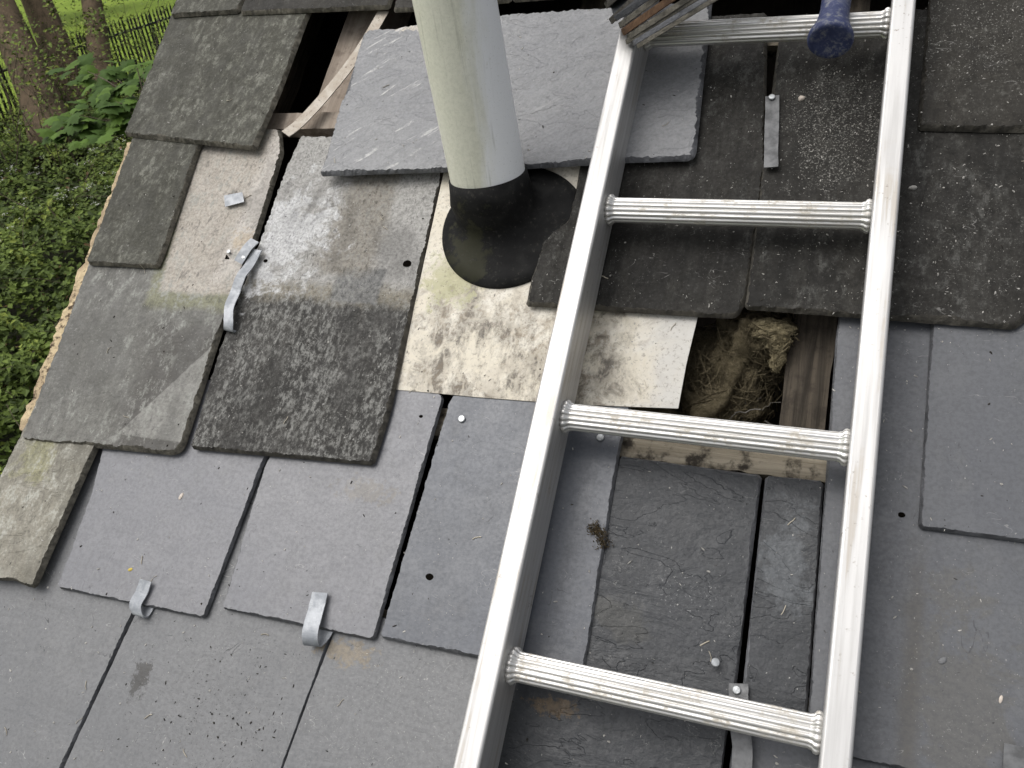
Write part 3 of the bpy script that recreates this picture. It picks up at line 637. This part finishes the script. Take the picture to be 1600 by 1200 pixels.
# ------------------------------------------------------------------ ladder
t = NT('worn_aluminium'); v = t.co(roof); n1 = t.noise(t.scale(v, 130, 5, 130), 1, 5, .6); n2 = t.noise(v, 14, 5, .6); n3 = t.noise(v, 130, 6, .72)
col = t.mix(t.step(n1, .35, .68), (.59, .582, .57), (.5, .492, .48)); col = t.mix(t.math('MULTIPLY', t.step(n1, .53, .62), t.step(n2, .42, .58)), col, (.47, .44, .40))
col = t.mix(t.math('MULTIPLY', t.step(n3, .60, .66), t.step(n2, .44, .6)), col, (.3, .27, .24))
M['alu'] = t.done(col, t.step(n1, .3, .7, .38, .54), t.bump(n1, .04, .001), .62)
t = NT('muddy_aluminium'); v = t.co(roof); x = t.sep(v); n1 = t.noise(t.scale(v, 7, 110, 110), 1, 7, .65); n2 = t.noise(v, 25, 6, .65); n3 = t.noise(v, 120, 6, .7)
col = t.mix(t.step(n1, .35, .68), (.76, .75, .73), (.6, .585, .555))
dm = t.math('MULTIPLY', t.step(n3, .42, .62), t.step(n2, .46, .62)); col = t.mix(t.math('MULTIPLY', dm, .65), col, (.43, .38, .29))
M['rung'] = t.done(col, t.math('ADD', t.step(n1, .3, .7, .3, .44), t.math('MULTIPLY', dm, .3)), t.bump(n3, .1, .001), t.math('SUBTRACT', .75, t.math('MULTIPLY', dm, .6)))
LB0, LB1 = -.42, 1.30
lad = empty('ladder', tuple(world(0, LB0, .03)), (PITCH, 0, 0)); tag(lad, 'aluminium roof ladder with fluted rungs lying up the slates', 'ladder')
LO = Vector((0, LB0, .03))
def rail(ai, ao):
    a0, a1 = min(ai, ao), max(ai, ao); h0, h1 = .031, .1; r = .0035
    prof = []
    for cx, cz, s in ((a0 + r, h0 + r, 180), (a1 - r, h0 + r, 270), (a1 - r, h1 - r, 0), (a0 + r, h1 - r, 90)):
        for k in range(5):
            an = math.radians(s + k * 22.5); prof.append((cx + r * math.cos(an), cz + r * math.sin(an)))
    n = len(prof); V = []; seg = 24; F = []
    for s in range(seg + 1):
        b = lerp(LB0, LB1, s / seg)
        V += [tuple(Vector((p[0], b, p[1])) - LO) for p in prof]
    for s in range(seg):
        for k in range(n):
            q = (k + 1) % n; F.append((s * n + k, s * n + q, (s + 1) * n + q, (s + 1) * n + k))
    F += [tuple(range(n)), tuple(range(seg * n, (seg + 1) * n))[::-1]]
    o = pyd('rail', V, F, M['alu'], lad)
    bm = bmesh.new(); bm.from_mesh(o.data); bmesh.ops.recalc_face_normals(bm, faces=bm.faces); bm.to_mesh(o.data); bm.free()
    return o
rail(-.320, -.349); rail(.0105, .0395)
KR = 180
def flute(an, f=1.0, ridge=1.0):
    r = .0168 * f * (1 - .13 * ridge * (.5 + .5 * math.cos(an * 15)) ** 2.2)
    x, z = r * math.cos(an), r * math.sin(an)
    return x, z
def loft(st):
    V, F = [], []
    for a, f, rg in st:
        for j in range(KR):
            y, z = flute(2 * PI * j / KR + .2, f, rg); V.append((a, y, z))
    for i in range(len(st) - 1):
        for j in range(KR):
            q = (j + 1) % KR; F.append((i * KR + j, (i + 1) * KR + j, (i + 1) * KR + q, i * KR + q))
    return V, F
body_me = collar_me = None
for i in range(6):
    b = -.257 + i * .3007
    if i == 0:
        V, F = loft([(-.3135 + k * .0317, 1, 1) for k in range(11)]); ro = pyd('rung', V, F, M['rung'], lad, smooth=True); ro.data.set_sharp_from_angle(angle=math.radians(50)); body_me = ro.data
        V, F = loft([(-.3205, 1.10, .7), (-.319, 1.22, .8), (-.3165, 1.27, .9), (-.314, 1.22, .9), (-.312, 1.07, 1), (-.309, 1.02, 1)])
        c1 = pyd('collar', V, F, M['rung'], ro, smooth=True); collar_me = c1.data
        V, F = loft([(.011, 1.10, .7), (.0095, 1.22, .8), (.007, 1.27, .9), (.0045, 1.22, .9), (.0025, 1.07, 1), (-.0005, 1.02, 1)])
        F = [f[::-1] for f in F]; c2 = pyd('collar', V, F, M['rung'], ro, smooth=True); collar2 = c2.data
    else:
        ro = link('rung', body_me, [], lad); link('collar', collar_me, [], ro); link('collar', collar2, [], ro)
    ro.location = Vector((0, b, .0655)) - LO; ro.rotation_euler = (i * .07, 0, 0)

# ------------------------------------------------------------------ bundle of broken slates stood on the top rung
CAMR = Vector((0, 0, CAM_H))
def shard(p0, p1, dep, th, mat, edge, label, sd, name='broken_slate', rag=.006, tilt=0):
    p0, p1 = Vector(p0), Vector(p1); e = p1 - p0; L = e.length; e.normalize()
    d = ((p0 + p1) / 2 - CAMR).normalized(); d = (d - e * d.dot(e)).normalized(); d = Matrix.Rotation(tilt, 3, e) @ d; nn = e.cross(d).normalized()
    if nn.x > 0: nn = -nn                              # towards the upper left
    pts = [(0, 0)]; k = 14
    for j in range(1, k): pts.append((L * j / k, nz(j * .7, sd, 1) * .003))
    pts += [(L, 0), (L, dep)] + [(L * (k - j) / k, dep + nz(j, sd, 4) * .004) for j in range(1, k)] + [(0, dep)]
    for j in range(1, 6): pts.append((nz(j * 1.3, sd, 7) * rag + rag * .4, dep * (1 - j / 6)))
    V, F, I = slate_mesh(pts, th, lambda b: 0, .002, .0012, sd)
    W_ = [tuple(world(*(p0 + e * x + d * y + nn * z)) - world(*p0)) for x, y, z in V]
    o = pyd(name, W_, F, [M[mat], M[edge]], None, tuple(world(*p0)), I)
    bm = bmesh.new(); bm.from_mesh(o.data); bmesh.ops.recalc_face_normals(bm, faces=bm.faces); bm.to_mesh(o.data); bm.free()
    return tag(o, label, 'slate' if name != 'wood_lath' else 'lath', 'broken slates bundled on the top rung' if name != 'wood_lath' else None)
def E3(p, h): return (p[0], p[1], h)
M['lath'] = wood('brown_lath', (.2, .12, .07), (.11, .065, .04), 1)
q = [(-0.307,0.866),(-0.173,0.947),(-0.324,0.874),(-0.188,0.959),(-0.331,0.890),(-0.223,0.962),(-0.347,0.909),(-0.273,0.944),(-0.348,0.907),(-0.277,0.974),(-0.361,0.929),(-0.296,0.978),(-0.365,0.945),(-0.315,0.983)]
ext = lambda p, r, f: (p[0] + (r[0] - p[0]) * f, p[1] + (r[1] - p[1]) * f)
def sh(i, dep, th, mat, edge, label, sd, h=.125, f=1.5, **k):
    p, r = q[2 * i], ext(q[2 * i], q[2 * i + 1], f); return shard(E3(p, h), E3(r, h + .035), dep, th, mat, edge, label, sd, **k)
sh(0, .034, .0062, 'mid', 'edge_old', 'lowest broken slate of the bundle, a long pale thin edge', 11)
sh(1, .034, .007, 'old_dark', 'edge_old', 'second broken slate from the bottom of the bundle, olive edge', 23)
sh(2, .034, .010, 'lath', 'lath', 'reddish brown wood lath between the broken slates', 31, name='wood_lath')
sh(3, .055, .008, 'dark_new', 'edge_new', 'dark slate shard showing its ragged face in the bundle', 43, h=.130, tilt=.35)
sh(4, .036, .009, 'old_brown', 'edge_dark', 'broken slate second from the top of the bundle', 57, h=.132)
q += [(-0.314,0.869),(-0.177,0.952),(-0.321,0.878),(-0.192,0.960),(-0.336,0.898),(-0.233,0.972),(-0.355,0.918),(-0.287,0.979)]
sh(6, .034, .0065, 'old_brown', 'edge_dark', 'thin dark slate just above the lowest pale edge of the bundle', 71, h=.127)
sh(7, .034, .007, 'dark_new', 'edge_new', 'blue grey slate edge just under the wood lath', 77, h=.127)
sh(8, .036, .008, 'old_dark', 'edge_old', 'brown edged slate just above the wood lath', 83, h=.129)
sh(9, .036, .008, 'old_brown', 'edge_old', 'short slate between the ragged shard and the upper slates', 89, h=.131)
sh(5, .036, .009, 'old_dark', 'edge_dark', 'ragged topmost slate of the bundle by the loose slate', 61, h=.136, rag=.012)

# ------------------------------------------------------------------ hammer with blue grip lying over the top rung
t = NT('blue_rubber_grip'); v = t.co(roof); n1 = t.noise(v, 130, 6, .7); n2 = t.noise(v, 40, 5, .6)
col = t.mix(t.step(n1, .4, .66), (.03, .039, .10), (.055, .068, .145)); col = t.mix(t.math('MULTIPLY', t.step(n1, .46, .64), t.step(n2, .36, .56)), col, (.17, .175, .19))
M['grip'] = t.done(col, .6, t.bump(n1, .4, .002), 0, .4)
M['steel'] = simple('hammer_steel', (.45, .45, .46), .35, .9)
hb = Vector((-.0585, .8665, .122)); hd = (Vector((-.055, 1.10, .094)) - hb).normalized()
ham = empty('hammer', tuple(world(*hb)), (PITCH, 0, 0)); tag(ham, 'hammer with flared blue rubber grip lying across the top rung', 'hammer')
Z3 = Vector((0, 0, 0))
prof = [(0, .003), (.010, .0022), (.020, .0008), (.0255, .0), (.0278, .002), (.0286, .006), (.0275, .012), (.0245, .020), (.0215, .030), (.0195, .042), (.0182, .06)]
for i in range(12): prof += [(.0180, .064 + i * .008), (.0186, .066 + i * .008), (.0186, .069 + i * .008), (.0180, .071 + i * .008)]
prof += [(.0175, .165), (.012, .168), (0, .168)]
V, F = lathe_dir(prof, Z3, hd, 40); pyd('grip', V, F, M['grip'], ham, smooth=True)
V, F = lathe_dir([(0, .167), (.008, .167), (.008, .30), (0, .30)], Z3, hd, 20); pyd('shaft', V, F, M['steel'], ham, smooth=True)
hx = Vector((1, 0, 0)); hc = hd * .31
V, F = lathe_dir([(0, -.07), (.004, -.069), (.012, -.02), (.013, .02), (.011, .03), (.014, .05), (.014, .062), (0, .062)], hc, hx, 20); pyd('hammer_head', V, F, M['steel'], ham)

# ------------------------------------------------------------------ grit, chips, moss
R_ = random.Random(12)
def chips(name, n, place, smin, smax, mat, label, cat, flat=.5):
    V, F = [], []
    for _ in range(n):
        a, b = place(); h = top_at(a, b)
        if h is None: continue
        s = smin + (smax - smin) * R_.random() ** 3; an = R_.uniform(0, 6.28); el = R_.uniform(.45, 2.0); k = 5; o = len(V)
        for lay, z in ((1, 0), (.7, 1)):
            for j in range(k):
                th = an + j * 2 * PI / k + R_.uniform(-.4, .4); r = s * R_.uniform(.6, 1) * lay
                x, y = math.cos(th - an) * r * el, math.sin(th - an) * r / el
                V.append((a + x * math.cos(an) - y * math.sin(an), b + x * math.sin(an) + y * math.cos(an), h + z * s * flat * R_.uniform(.6, 1.2) - .0001))
        F.append(tuple(range(o + k, o + 2 * k))); F += [(o + j, o + (j + 1) % k, o + k + (j + 1) % k, o + k + j) for j in range(k)]
    o = pyd(name, [tuple(world(*v) - world(0, 0, 0)) for v in V], F, mat, None, tuple(world(0, 0, 0)))
    return tag(o, label, cat, kind='stuff')
M['chip'] = simple('pale_chip', (.5, .48, .44), .8, n1=90, var=.5)
M['crumb'] = simple('dark_crumb', (.03, .026, .02), .9, n1=90, var=.5)
anyw = lambda: (R_.uniform(-1.2, .25), R_.uniform(-.24, 1.05))
def right(): return (R_.uniform(-.12, .2), R_.uniform(.5, 1.02))
def under_hammer(): return (R_.gauss(-.045, .035), R_.gauss(.80, .055))
def mortar_crumbs(): return (R_.gauss(-.70, .06), R_.gauss(-.10, .09))
chips('slate_dust', 1500, anyw, .0005, .0024, M['chip'], 'pale grit and slate chips scattered over the slates', 'grit')
chips('slate_dust', 550, right, .0005, .0019, M['chip'], 'pale dust on the dark slates right of the ladder', 'grit')
chips('slate_dust', 500, under_hammer, .0004, .0015, M['chip'], 'patch of pale dust under the hammer', 'grit')
chips('soil_crumbs', 420, anyw, .0007, .0024, M['crumb'], 'dark crumbs of dirt scattered over the slates', 'dirt')
chips('soil_crumbs', 330, mortar_crumbs, .0005, .0022, M['crumb'], 'dark crumbs trailing over the lowest grey slate', 'dirt')
def single(name, p, s, mat, label, cat, sd, el=1.6, an=.3, ht=.35):
    h = top_at(*p); k = 8; V = []; F = []
    for lay, z in ((1, 0), (.85, .7), (.5, 1)):
        for j in range(k):
            th = j * 2 * PI / k; r = s * lay * (1 + .35 * nz(j * 1.7, sd, lay)); x, y = math.cos(th) * r * el, math.sin(th) * r / el
            V.append(tuple(world(p[0] + x * math.cos(an) - y * math.sin(an), p[1] + x * math.sin(an) + y * math.cos(an), h + z * s * ht) - world(*p, h)))
    for r in range(2): F += [(r * k + j, r * k + (j + 1) % k, (r + 1) * k + (j + 1) % k, (r + 1) * k + j) for j in range(k)]
    F.append(tuple(range(2 * k, 3 * k)))
    return tag(pyd(name, V, F, mat, None, tuple(world(*p, h))), label, cat)
M['creamchip'] = simple('cream_chip', (.66, .58, .5), .8, n1=150, var=.2)
M['yellow'] = simple('yellow_petal', (.62, .47, .08), .7, n1=200, var=.3)
P_ = [(-0.876,0.175),(-0.914,0.061),(-0.093,0.862),(0.057,0.714),(0.174,0.114),(0.120,0.141)]
single('stone_chip', P_[0], .0042, M['creamchip'], 'cream triangular stone chip on the new left slate', 'chip', 3, 1.5, 1.3)
single('petal', P_[1], .0032, M['yellow'], 'tiny yellow petal above the short lead clip', 'petal', 5, 1.2)
single('stone_chip', P_[2], .0045, M['creamchip'], 'round cream chip in the dust under the hammer', 'chip', 7, 1.1, .4, .8)
single('stone_chip', P_[3], .0042, M['chip'], 'grey mortar crumb on the dark slate right of the ladder', 'chip', 9, 1.3, .2, .6)
single('leaf_scrap', P_[4], .0028, M['creamchip'], 'small pale dry leaf scrap near the lower right corner', 'leaf', 11, 1.5, 1.4)
single('slate_chip', P_[5], .0042, M['mid'], 'small grey slate flake on the smooth slate right of the ladder', 'chip', 13, 1.3, .8)
def moss(pts, n, sd, label, spread):
    R2 = random.Random(sd); V, F = [], []
    for _ in range(n):
        c_ = pts[R2.randrange(len(pts))]; a, b = c_[0] + R2.gauss(0, spread), c_[1] + R2.gauss(0, spread); h = (top_at(a, b) or .015) + abs(R2.gauss(0, .0025)); o = len(V)
        d = Vector((R2.uniform(-1, 1), R2.uniform(-1, 1), R2.uniform(-.2, 1))).normalized() * R2.uniform(.002, .0045); s = d.orthogonal().normalized() * R2.uniform(.0004, .001)
        p = Vector((a, b, h)); V += [tuple(world(*q) - world(*pts[0], 0)) for q in (p - s, p + s, p + d + s * .3, p + d - s * .3)]; F.append((o, o + 1, o + 2, o + 3))
    o = pyd('moss_clump', V, F, simple('moss', (.10, .075, .035), .95, n1=300, c2=(.05, .035, .02)), None, tuple(world(*pts[0], 0)))
    return tag(o, label, 'moss')
moss([(-0.267,0.222),(-0.259,0.215),(-0.254,0.206)], 420, 3, 'brown moss clump caught on the joint left of centre rung', .0042)
M['straw'] = simple('straw', (.5, .45, .36), .8)
R2 = random.Random(31); parts = []
for _ in range(46):
    a, b = R2.uniform(-1.15, .2), R2.uniform(-.2, 1.0); h = top_at(a, b)
    if h is None: continue
    d = R2.uniform(0, 6.28); pts = []
    for k in range(4):
        hh = top_at(a, b); pts.append(tuple(world(a, b, (hh or h) + .0008) - world(0, 0, 0))); d += R2.uniform(-.5, .5); a += math.cos(d) * .004; b += math.sin(d) * .004
    parts.append(tube(pts, R2.uniform(.0003, .0007), 4))
tag(pyd('dry_fibres', *join(parts), M['straw'], None, tuple(world(0, 0, 0))), 'short dry straw fibres strewn over the slates', 'straw', kind='stuff')

# ------------------------------------------------------------------ ground, field, fence, trees and undergrowth beyond the verge
t = NT('leaf_litter'); v = t.co(); a_ = t.noise(v, 3, 8, .7); b_ = t.noise(v, 25, 6, .7)
M['soil'] = t.done(t.mix(t.step(a_, .4, .6), (.03, .026, .016), (.025, .035, .012)), .95, t.bump(b_, .6, .05), 0, .2)
gr = pyd('ground', [(-600, -600, -.05), (600, -600, -.05), (600, 600, -.05), (-600, 600, -.05)], [(0, 1, 2, 3)], M['soil']); tag(gr, kind='structure')
t = NT('meadow_grass'); v = t.co(); a_ = t.noise(v, .35, 6, .6); b_ = t.noise(v, 9, 6, .7)
M['grass'] = t.done(t.mix(t.step(a_, .35, .65), (.15, .22, .02), (.2, .28, .032)), .9, t.bump(b_, .5, .05), 0, .2)
fd = pyd('field', [(-600, -200, -.02), (-20.6, -200, -.02), (-20.6, 400, -.02), (-600, 400, -.02)], [(0, 1, 2, 3)], M['grass']); tag(fd, kind='structure')

M['fence'] = simple('black_fence_paint', (.012, .016, .016), .5, n1=5, var=.4)
fn = empty('palisade_fence', (-20.2, 15, 0)); tag(fn, 'black steel palisade fence with pointed pales beyond the trees', 'fence')
def pale_mesh():
    V, F = [], []
    prof = [(-.043, .0), (-.022, .014), (.022, .014), (.043, 0), (.018, .008), (-.018, .008)]
    for z in (0, 1.78): V += [(x * .0 + y_, x, z) for x, y_ in prof]
    V += [(.008, -.012, 1.87), (.016, 0, 1.93), (.008, .012, 1.87)]
    n = 6
    F = [(k, (k + 1) % n, n + (k + 1) % n, n + k) for k in range(n)] + [(6, 7, 13, 12), (7, 8, 13), (8, 9, 14, 13), (9, 10, 11, 6, 12, 14), (12, 13, 14)]
    me = bpy.data.meshes.new('pale'); me.from_pydata(V, [], F); me.materials.append(M['fence']); return me
pm = pale_mesh(); i = 0; y = 11.0
while y < 36:
    o = bpy.data.objects.new('pale', pm); C.objects.link(o); o.parent = fn; o.location = (.035, y - 15, random.uniform(-.01, .01)); o.rotation_euler = (random.gauss(0, .012), 0, 0); y += .165
def boxm(name, x0, x1, y0, y1, z0, z1, mat, parent):
    V = [(x, y_, z) for z in (z0, z1) for x, y_ in ((x0, y0), (x1, y0), (x1, y1), (x0, y1))]
    return pyd(name, V, [(3, 2, 1, 0), (4, 5, 6, 7), (0, 1, 5, 4), (1, 2, 6, 5), (2, 3, 7, 6), (3, 0, 4, 7)], mat, parent)
for z in (.35, 1.52): boxm('fence_rail', -.03, .03, -4.2, 21.1, z - .028, z + .028, M['fence'], fn)
for yy in (-4, -1.3, 1.4, 4.1, 6.8, 9.5, 12.2, 14.9, 17.6, 20.3): boxm('fence_post', -.09, -.035, yy - .04, yy + .04, 0, 1.75, M['fence'], fn)

def bark(name, c1, c2):
    t = NT(name); v = t.co(); a_ = t.noise(t.scale(v, 9, 9, 2), 1.1, 9, .72, .3); b_ = t.noise(v, 1.6, 5, .65)
    return t.done(t.mix(t.math('MULTIPLY', t.step(a_, .36, .64), t.step(b_, .3, .6)), c1, c2), .9, t.bump(a_, .9, .03), 0, .2)
M['bark'] = bark('grey_brown_bark', (.145, .105, .068), (.055, .045, .026)); M['twig'] = simple('twig', (.11, .085, .055), .9, n1=20, var=.4)
def leafm(name, col, rough=.65):
    t = NT(name); v = t.co(); a_ = t.noise(v, 6, 5, .6)
    m = t.done(t.mix(t.step(a_, .35, .65), col, tuple(x * .72 for x in col)), rough, None, 0, .12)
    return m
LM = [leafm('ivy_dark', (.055, .08, .022)), leafm('ivy_mid', (.10, .142, .034)), leafm('nettle_green', (.145, .20, .042)), leafm('fresh_green', (.23, .28, .055)), leafm('dry_leaf', (.16, .10, .05))]
M['crown'] = [leafm('crown_green', (.09, .16, .03)), leafm('crown_deep', (.05, .10, .02))]
def leaf_cloud(items, mats, name, parent=None, loc=(0, 0, 0)):
    """items: (centre, size, normal, spin, material index): kite leaves folded along the midrib"""
    V, F, I = [], [], []; L0 = Vector(loc)
    for c_, s, nn, sp, mi in items:
        nn = nn.normalized(); x = nn.orthogonal().normalized(); y = nn.cross(x); cs, sn = math.cos(sp), math.sin(sp); x, y = x * cs + y * sn, y * cs - x * sn
        p = c_ - L0; o = len(V)
        V += [tuple(p - y * s * .5), tuple(p + x * s * .36 + nn * s * .1 - y * s * .08), tuple(p + y * s * .6 - nn * s * .08), tuple(p - x * s * .36 + nn * s * .1 - y * s * .08)]
        F += [(o, o + 1, o + 2), (o, o + 2, o + 3)]; I += [mi, mi]
    return pyd(name, V, F, mats, parent, loc, I)
R3 = random.Random(99)
def tree(base, top, r0, r1, label, sd, limbs):
    tr = empty('tree', base); tag(tr, label, 'tree', 'trees by the fence')
    b, tp = Vector(base), Vector(top); full = tp + (tp - b) * .9; pts, rad = [], []
    for k in range(15):
        f = k / 14; p = b.lerp(full, f) + Vector((nz(f * 3, sd, 1), nz(f * 3, sd, 5), 0)) * .12 * min(1, f * 4); pts.append(tuple(p - b)); rad.append(lerp(r0, r1 * .55, f) * (1 + .45 * max(0, 1 - f * 9)) * (1 + .05 * nz(f * 9, sd, 2)))
    V, F = tube(pts, rad, 18); pyd('trunk', V, F, M['bark'], tr, smooth=True)
    ends = []
    for k in range(limbs):
        f = .5 + .45 * k / limbs; p = Vector(pts[int(f * 14)]); an = R3.uniform(0, 6.28); d = Vector((math.cos(an), math.sin(an), R3.uniform(.5, 1.0))).normalized(); L = R3.uniform(1.6, 3.0); q = []
        for j in range(7): q.append(tuple(p + d * L * j / 6 + Vector((nz(j * .6, sd + k, 1), nz(j * .6, sd + k, 4), nz(j * .6, sd + k, 9))) * .25 * j / 6))
        V, F = tube(q, [lerp(r1 * .45, .015, j / 6) for j in range(7)], 7); pyd('limb', V, F, M['bark'], tr, smooth=True); ends += [Vector(q[3]), Vector(q[5]), Vector(q[6])]
    items = []
    for e in ends:
        for _ in range(5):
            cc = e + Vector((R3.gauss(0, .8), R3.gauss(0, .8), R3.gauss(.4, .6)))
            for _ in range(30):
                items.append((b + cc + Vector((R3.gauss(0, .35), R3.gauss(0, .35), R3.gauss(0, .25))), R3.uniform(.12, .22), Vector((R3.gauss(0, .6), R3.gauss(0, .6), 1)), R3.uniform(0, 6.28), R3.randrange(2)))
    leaf_cloud(items, M['crown'], 'crown', tr, base)
    tr.children[-1].location = (0, 0, 0)
tree((-16.9, 14.05, -.05), (-20.09,16.72,3.49), .50, .36, 'thick leaning tree trunk at the far left edge', 2, 7)
tree((-17.9, 16.0, -.05), (-20.42,18.09,3.44), .46, .40, 'broad tree trunk standing between two others by the fence', 5, 7)
tree((-16.9, 15.75, -.05), (-18.99,18.62,3.27), .32, .26, 'slimmer straight trunk nearest the palisade fence', 9, 6)

# undergrowth: ivy, nettles and cow parsley on the bank below the verge
def mound(x, y): return .25 + .55 * max(0, nz(x * .22, y * .22, 2) + .35) + .35 * nz(x * .6, y * .6, 7) + .15 * nz(x * 1.7, y * 1.7, 9)
items = []; R4 = random.Random(5)
for _ in range(700000):
    if len(items) > 115000: break
    y = R4.uniform(1.0, 20.5); x = R4.uniform(-19.8, -2.2)
    xc = -.95 * y - 2.4                          # the bank follows the gable outwards
    if not -(3.2 + .06 * y) < x - xc < 3.4 + .30 * y: continue
    dist = math.hypot(x, y + .6)
    if R4.random() > min(1, 10 / dist) ** 1.1: continue
    cl = nz(x * .9, y * .9, 20); cl2 = nz(x * 2.6, y * 2.6, 30)
    if cl2 < -.22 and R4.random() < .75: continue
    z = max(.02, mound(x, y) + .22 * cl2 + R4.gauss(0, .07)); f = R4.random() + cl * .9 + cl2 * .5
    mi = 0 if f < .15 else 1 if f < .62 else 2 if f < 1.15 else 3
    if R4.random() < .012: mi = 4
    items.append((Vector((x, y, z)), R4.uniform(.055, .125) * (1.2 if mi == 0 else 1), Vector((R4.gauss(.05, .45), R4.gauss(-.1, .45), 1)), R4.uniform(0, 6.28), mi))
ug = leaf_cloud(items, LM, 'undergrowth'); tag(ug, 'dark ivy and nettle undergrowth covering the bank', 'undergrowth', kind='stuff')
# bare stems
parts = []
for _ in range(330):
    y = R4.uniform(2.5, 18); x = -.95 * y - 2.4 + R4.uniform(-3.3, 3.3); z = max(0, mound(x, y) - .25); an = R4.uniform(0, 6.28); d = Vector((math.cos(an) * R4.uniform(.2, 1), math.sin(an) * R4.uniform(.2, 1), R4.uniform(.4, 1.1))); p = Vector((x, y, z)); pts = []
    for k in range(6):
        pts.append(tuple(p)); p = p + d * R4.uniform(.1, .26); d += Vector((R4.gauss(0, .22), R4.gauss(0, .22), -.12))
    parts.append(tube(pts, [R4.uniform(.006, .011) * (1 - k * .13) for k in range(6)], 5))
tag(pyd('bramble_stems', *join(parts), M['twig']), 'bare brown bramble stems arching out of the undergrowth', 'stems', kind='stuff')
# thin leafy shoots and bare twigs standing round the trunks
items = []; parts = []
for _ in range(150):
    x, y = R4.uniform(-19.4, -14.5), R4.uniform(11.5, 19.5)
    if x + .8 * y > -2.2: continue
    p = Vector((x, y, 0)); d = Vector((R4.gauss(0, .25), R4.gauss(0, .25), 1)); pts = []
    for k in range(9):
        pts.append(tuple(p)); p = p + d * R4.uniform(.2, .42); d += Vector((R4.gauss(0, .2), R4.gauss(0, .2), 0))
        if R4.random() < .72:
            for _ in range(R4.randrange(3, 12)): items.append((p + Vector((R4.gauss(0, .13), R4.gauss(0, .13), R4.gauss(0, .1))), R4.uniform(.05, .11), Vector((R4.gauss(0, .6), R4.gauss(-.2, .6), 1)), R4.uniform(0, 6.28), R4.choice((1, 2, 2, 3))))
    parts.append(tube(pts, [R4.uniform(.008, .016) * (1 - k * .09) for k in range(9)], 5))
tag(leaf_cloud(items, LM, 'shoot_leaves'), 'small bright leaves on thin shoots round the tree trunks', 'leaves', kind='stuff')
tag(pyd('thin_shoots', *join(parts), M['twig']), 'thin bare shoots standing round the tree trunks', 'stems', kind='stuff')
# white umbels
M['umbel'] = simple('white_umbel', (.62, .63, .56), .8); V, F = [], []
for _ in range(260):
    y = R4.uniform(8, 14.5); x = -.95 * y - 2.4 + R4.uniform(-2.6, 2.6)
    if nz(x * .5, y * .5, 44) < -.02: continue
    z = mound(x, y) + R4.uniform(.12, .32)
    for _ in range(7):
        c_ = Vector((x + R4.gauss(0, .035), y + R4.gauss(0, .035), z + R4.gauss(0, .012))); o = len(V); s = R4.uniform(.007, .014)
        for j in range(5): V.append((c_.x + s * math.cos(j * 1.257), c_.y + s * math.sin(j * 1.257), c_.z + R4.uniform(-.004, .004)))
        V.append((c_.x, c_.y, c_.z + s * .6)); F += [(o + j, o + (j + 1) % 5, o + 5) for j in range(5)]
tag(pyd('cow_parsley', V, F, M['umbel']), 'tiny white flower heads of cow parsley among the ivy', 'flowers', kind='stuff')
# sycamore sapling
sp = empty('sapling', (-9.05, 8.75, 0)); tag(sp, 'young sycamore sapling with tiers of bright lobed leaves', 'sapling')
M['maple'] = [leafm('sycamore_leaf', (.085, .15, .022)), leafm('sycamore_leaf_deep', (.05, .095, .016))]
tiers = [(-11.09,9.89,2.80), (-10.69,9.77,2.72), (-10.27,9.68,2.70), (-9.97,9.82,2.69), (-9.74,9.75,2.82), (-10.26,9.37,2.61), (-9.85,9.31,2.62), (-9.56,9.33,2.65), (-10.57,8.95,2.38), (-10.22,8.79,2.29), (-9.94,8.83,2.36), (-9.60,8.67,2.27), (-9.45,8.77,2.33), (-10.33,8.59,2.26), (-9.43,8.90,2.50), (-9.59,8.87,2.56), (-9.43,9.45,2.75), (-9.96,8.72,2.21)]
sb = Vector((-9.05, 8.75, 0)); stem = [tuple(Vector((0, 0, 0))), (.03, .05, .8), (-.04, .08, 1.5), (.02, .12, 2.1), (.0, .1, 2.6), (.02, .12, 3.0)]
V, F = tube(stem, [.03, .026, .022, .017, .012, .006], 8); pyd('stem', V, F, M['twig'], sp, smooth=True)
LOB = [(0, -.45), (.16, -.38), (.42, -.36), (.34, -.2), (.58, -.02), (.50, .05), (.56, .22), (.36, .2), (.26, .25), (.3, .42), (.16, .46), (0, .68)]
LOB = LOB + [(-x, y) for x, y in LOB[::-1][1:-1]]
V, F, I = [], [], []
for c_ in tiers:
    c_ = Vector(c_) - sb
    q0 = Vector((0, .1, max(.4, c_.z - .35))); q = [tuple(q0.lerp(c_, f) + Vector((0, 0, .08 * math.sin(f * 3)))) for f in (0, .25, .5, .75, 1)]
    bv, bf = tube(q, [.009, .007, .006, .005, .003], 6); pyd('branch', bv, bf, M['twig'], sp, smooth=True)
    for _ in range(R4.randrange(7, 11)):
        p = c_ + Vector((R4.gauss(0, .2), R4.gauss(0, .2), R4.gauss(0, .05))); s = R4.uniform(.17, .3); nn = Vector((R4.gauss(.1, .28), R4.gauss(-.25, .28), 1)).normalized()
        x = nn.orthogonal().normalized(); y = nn.cross(x); an = R4.uniform(0, 6.28); x, y = x * math.cos(an) + y * math.sin(an), y * math.cos(an) - x * math.sin(an); o = len(V)
        V.append(tuple(p + nn * s * .06)); mi = R4.randrange(2)
        for lx, ly in LOB: V.append(tuple(p + x * lx * s + y * ly * s - nn * s * .25 * (lx * lx + max(0, ly) ** 2)))
        n_ = len(LOB); F += [(o, o + 1 + j, o + 1 + (j + 1) % n_) for j in range(n_)]; I += [mi] * n_
pyd('foliage', V, F, M['maple'], sp, idx=I)
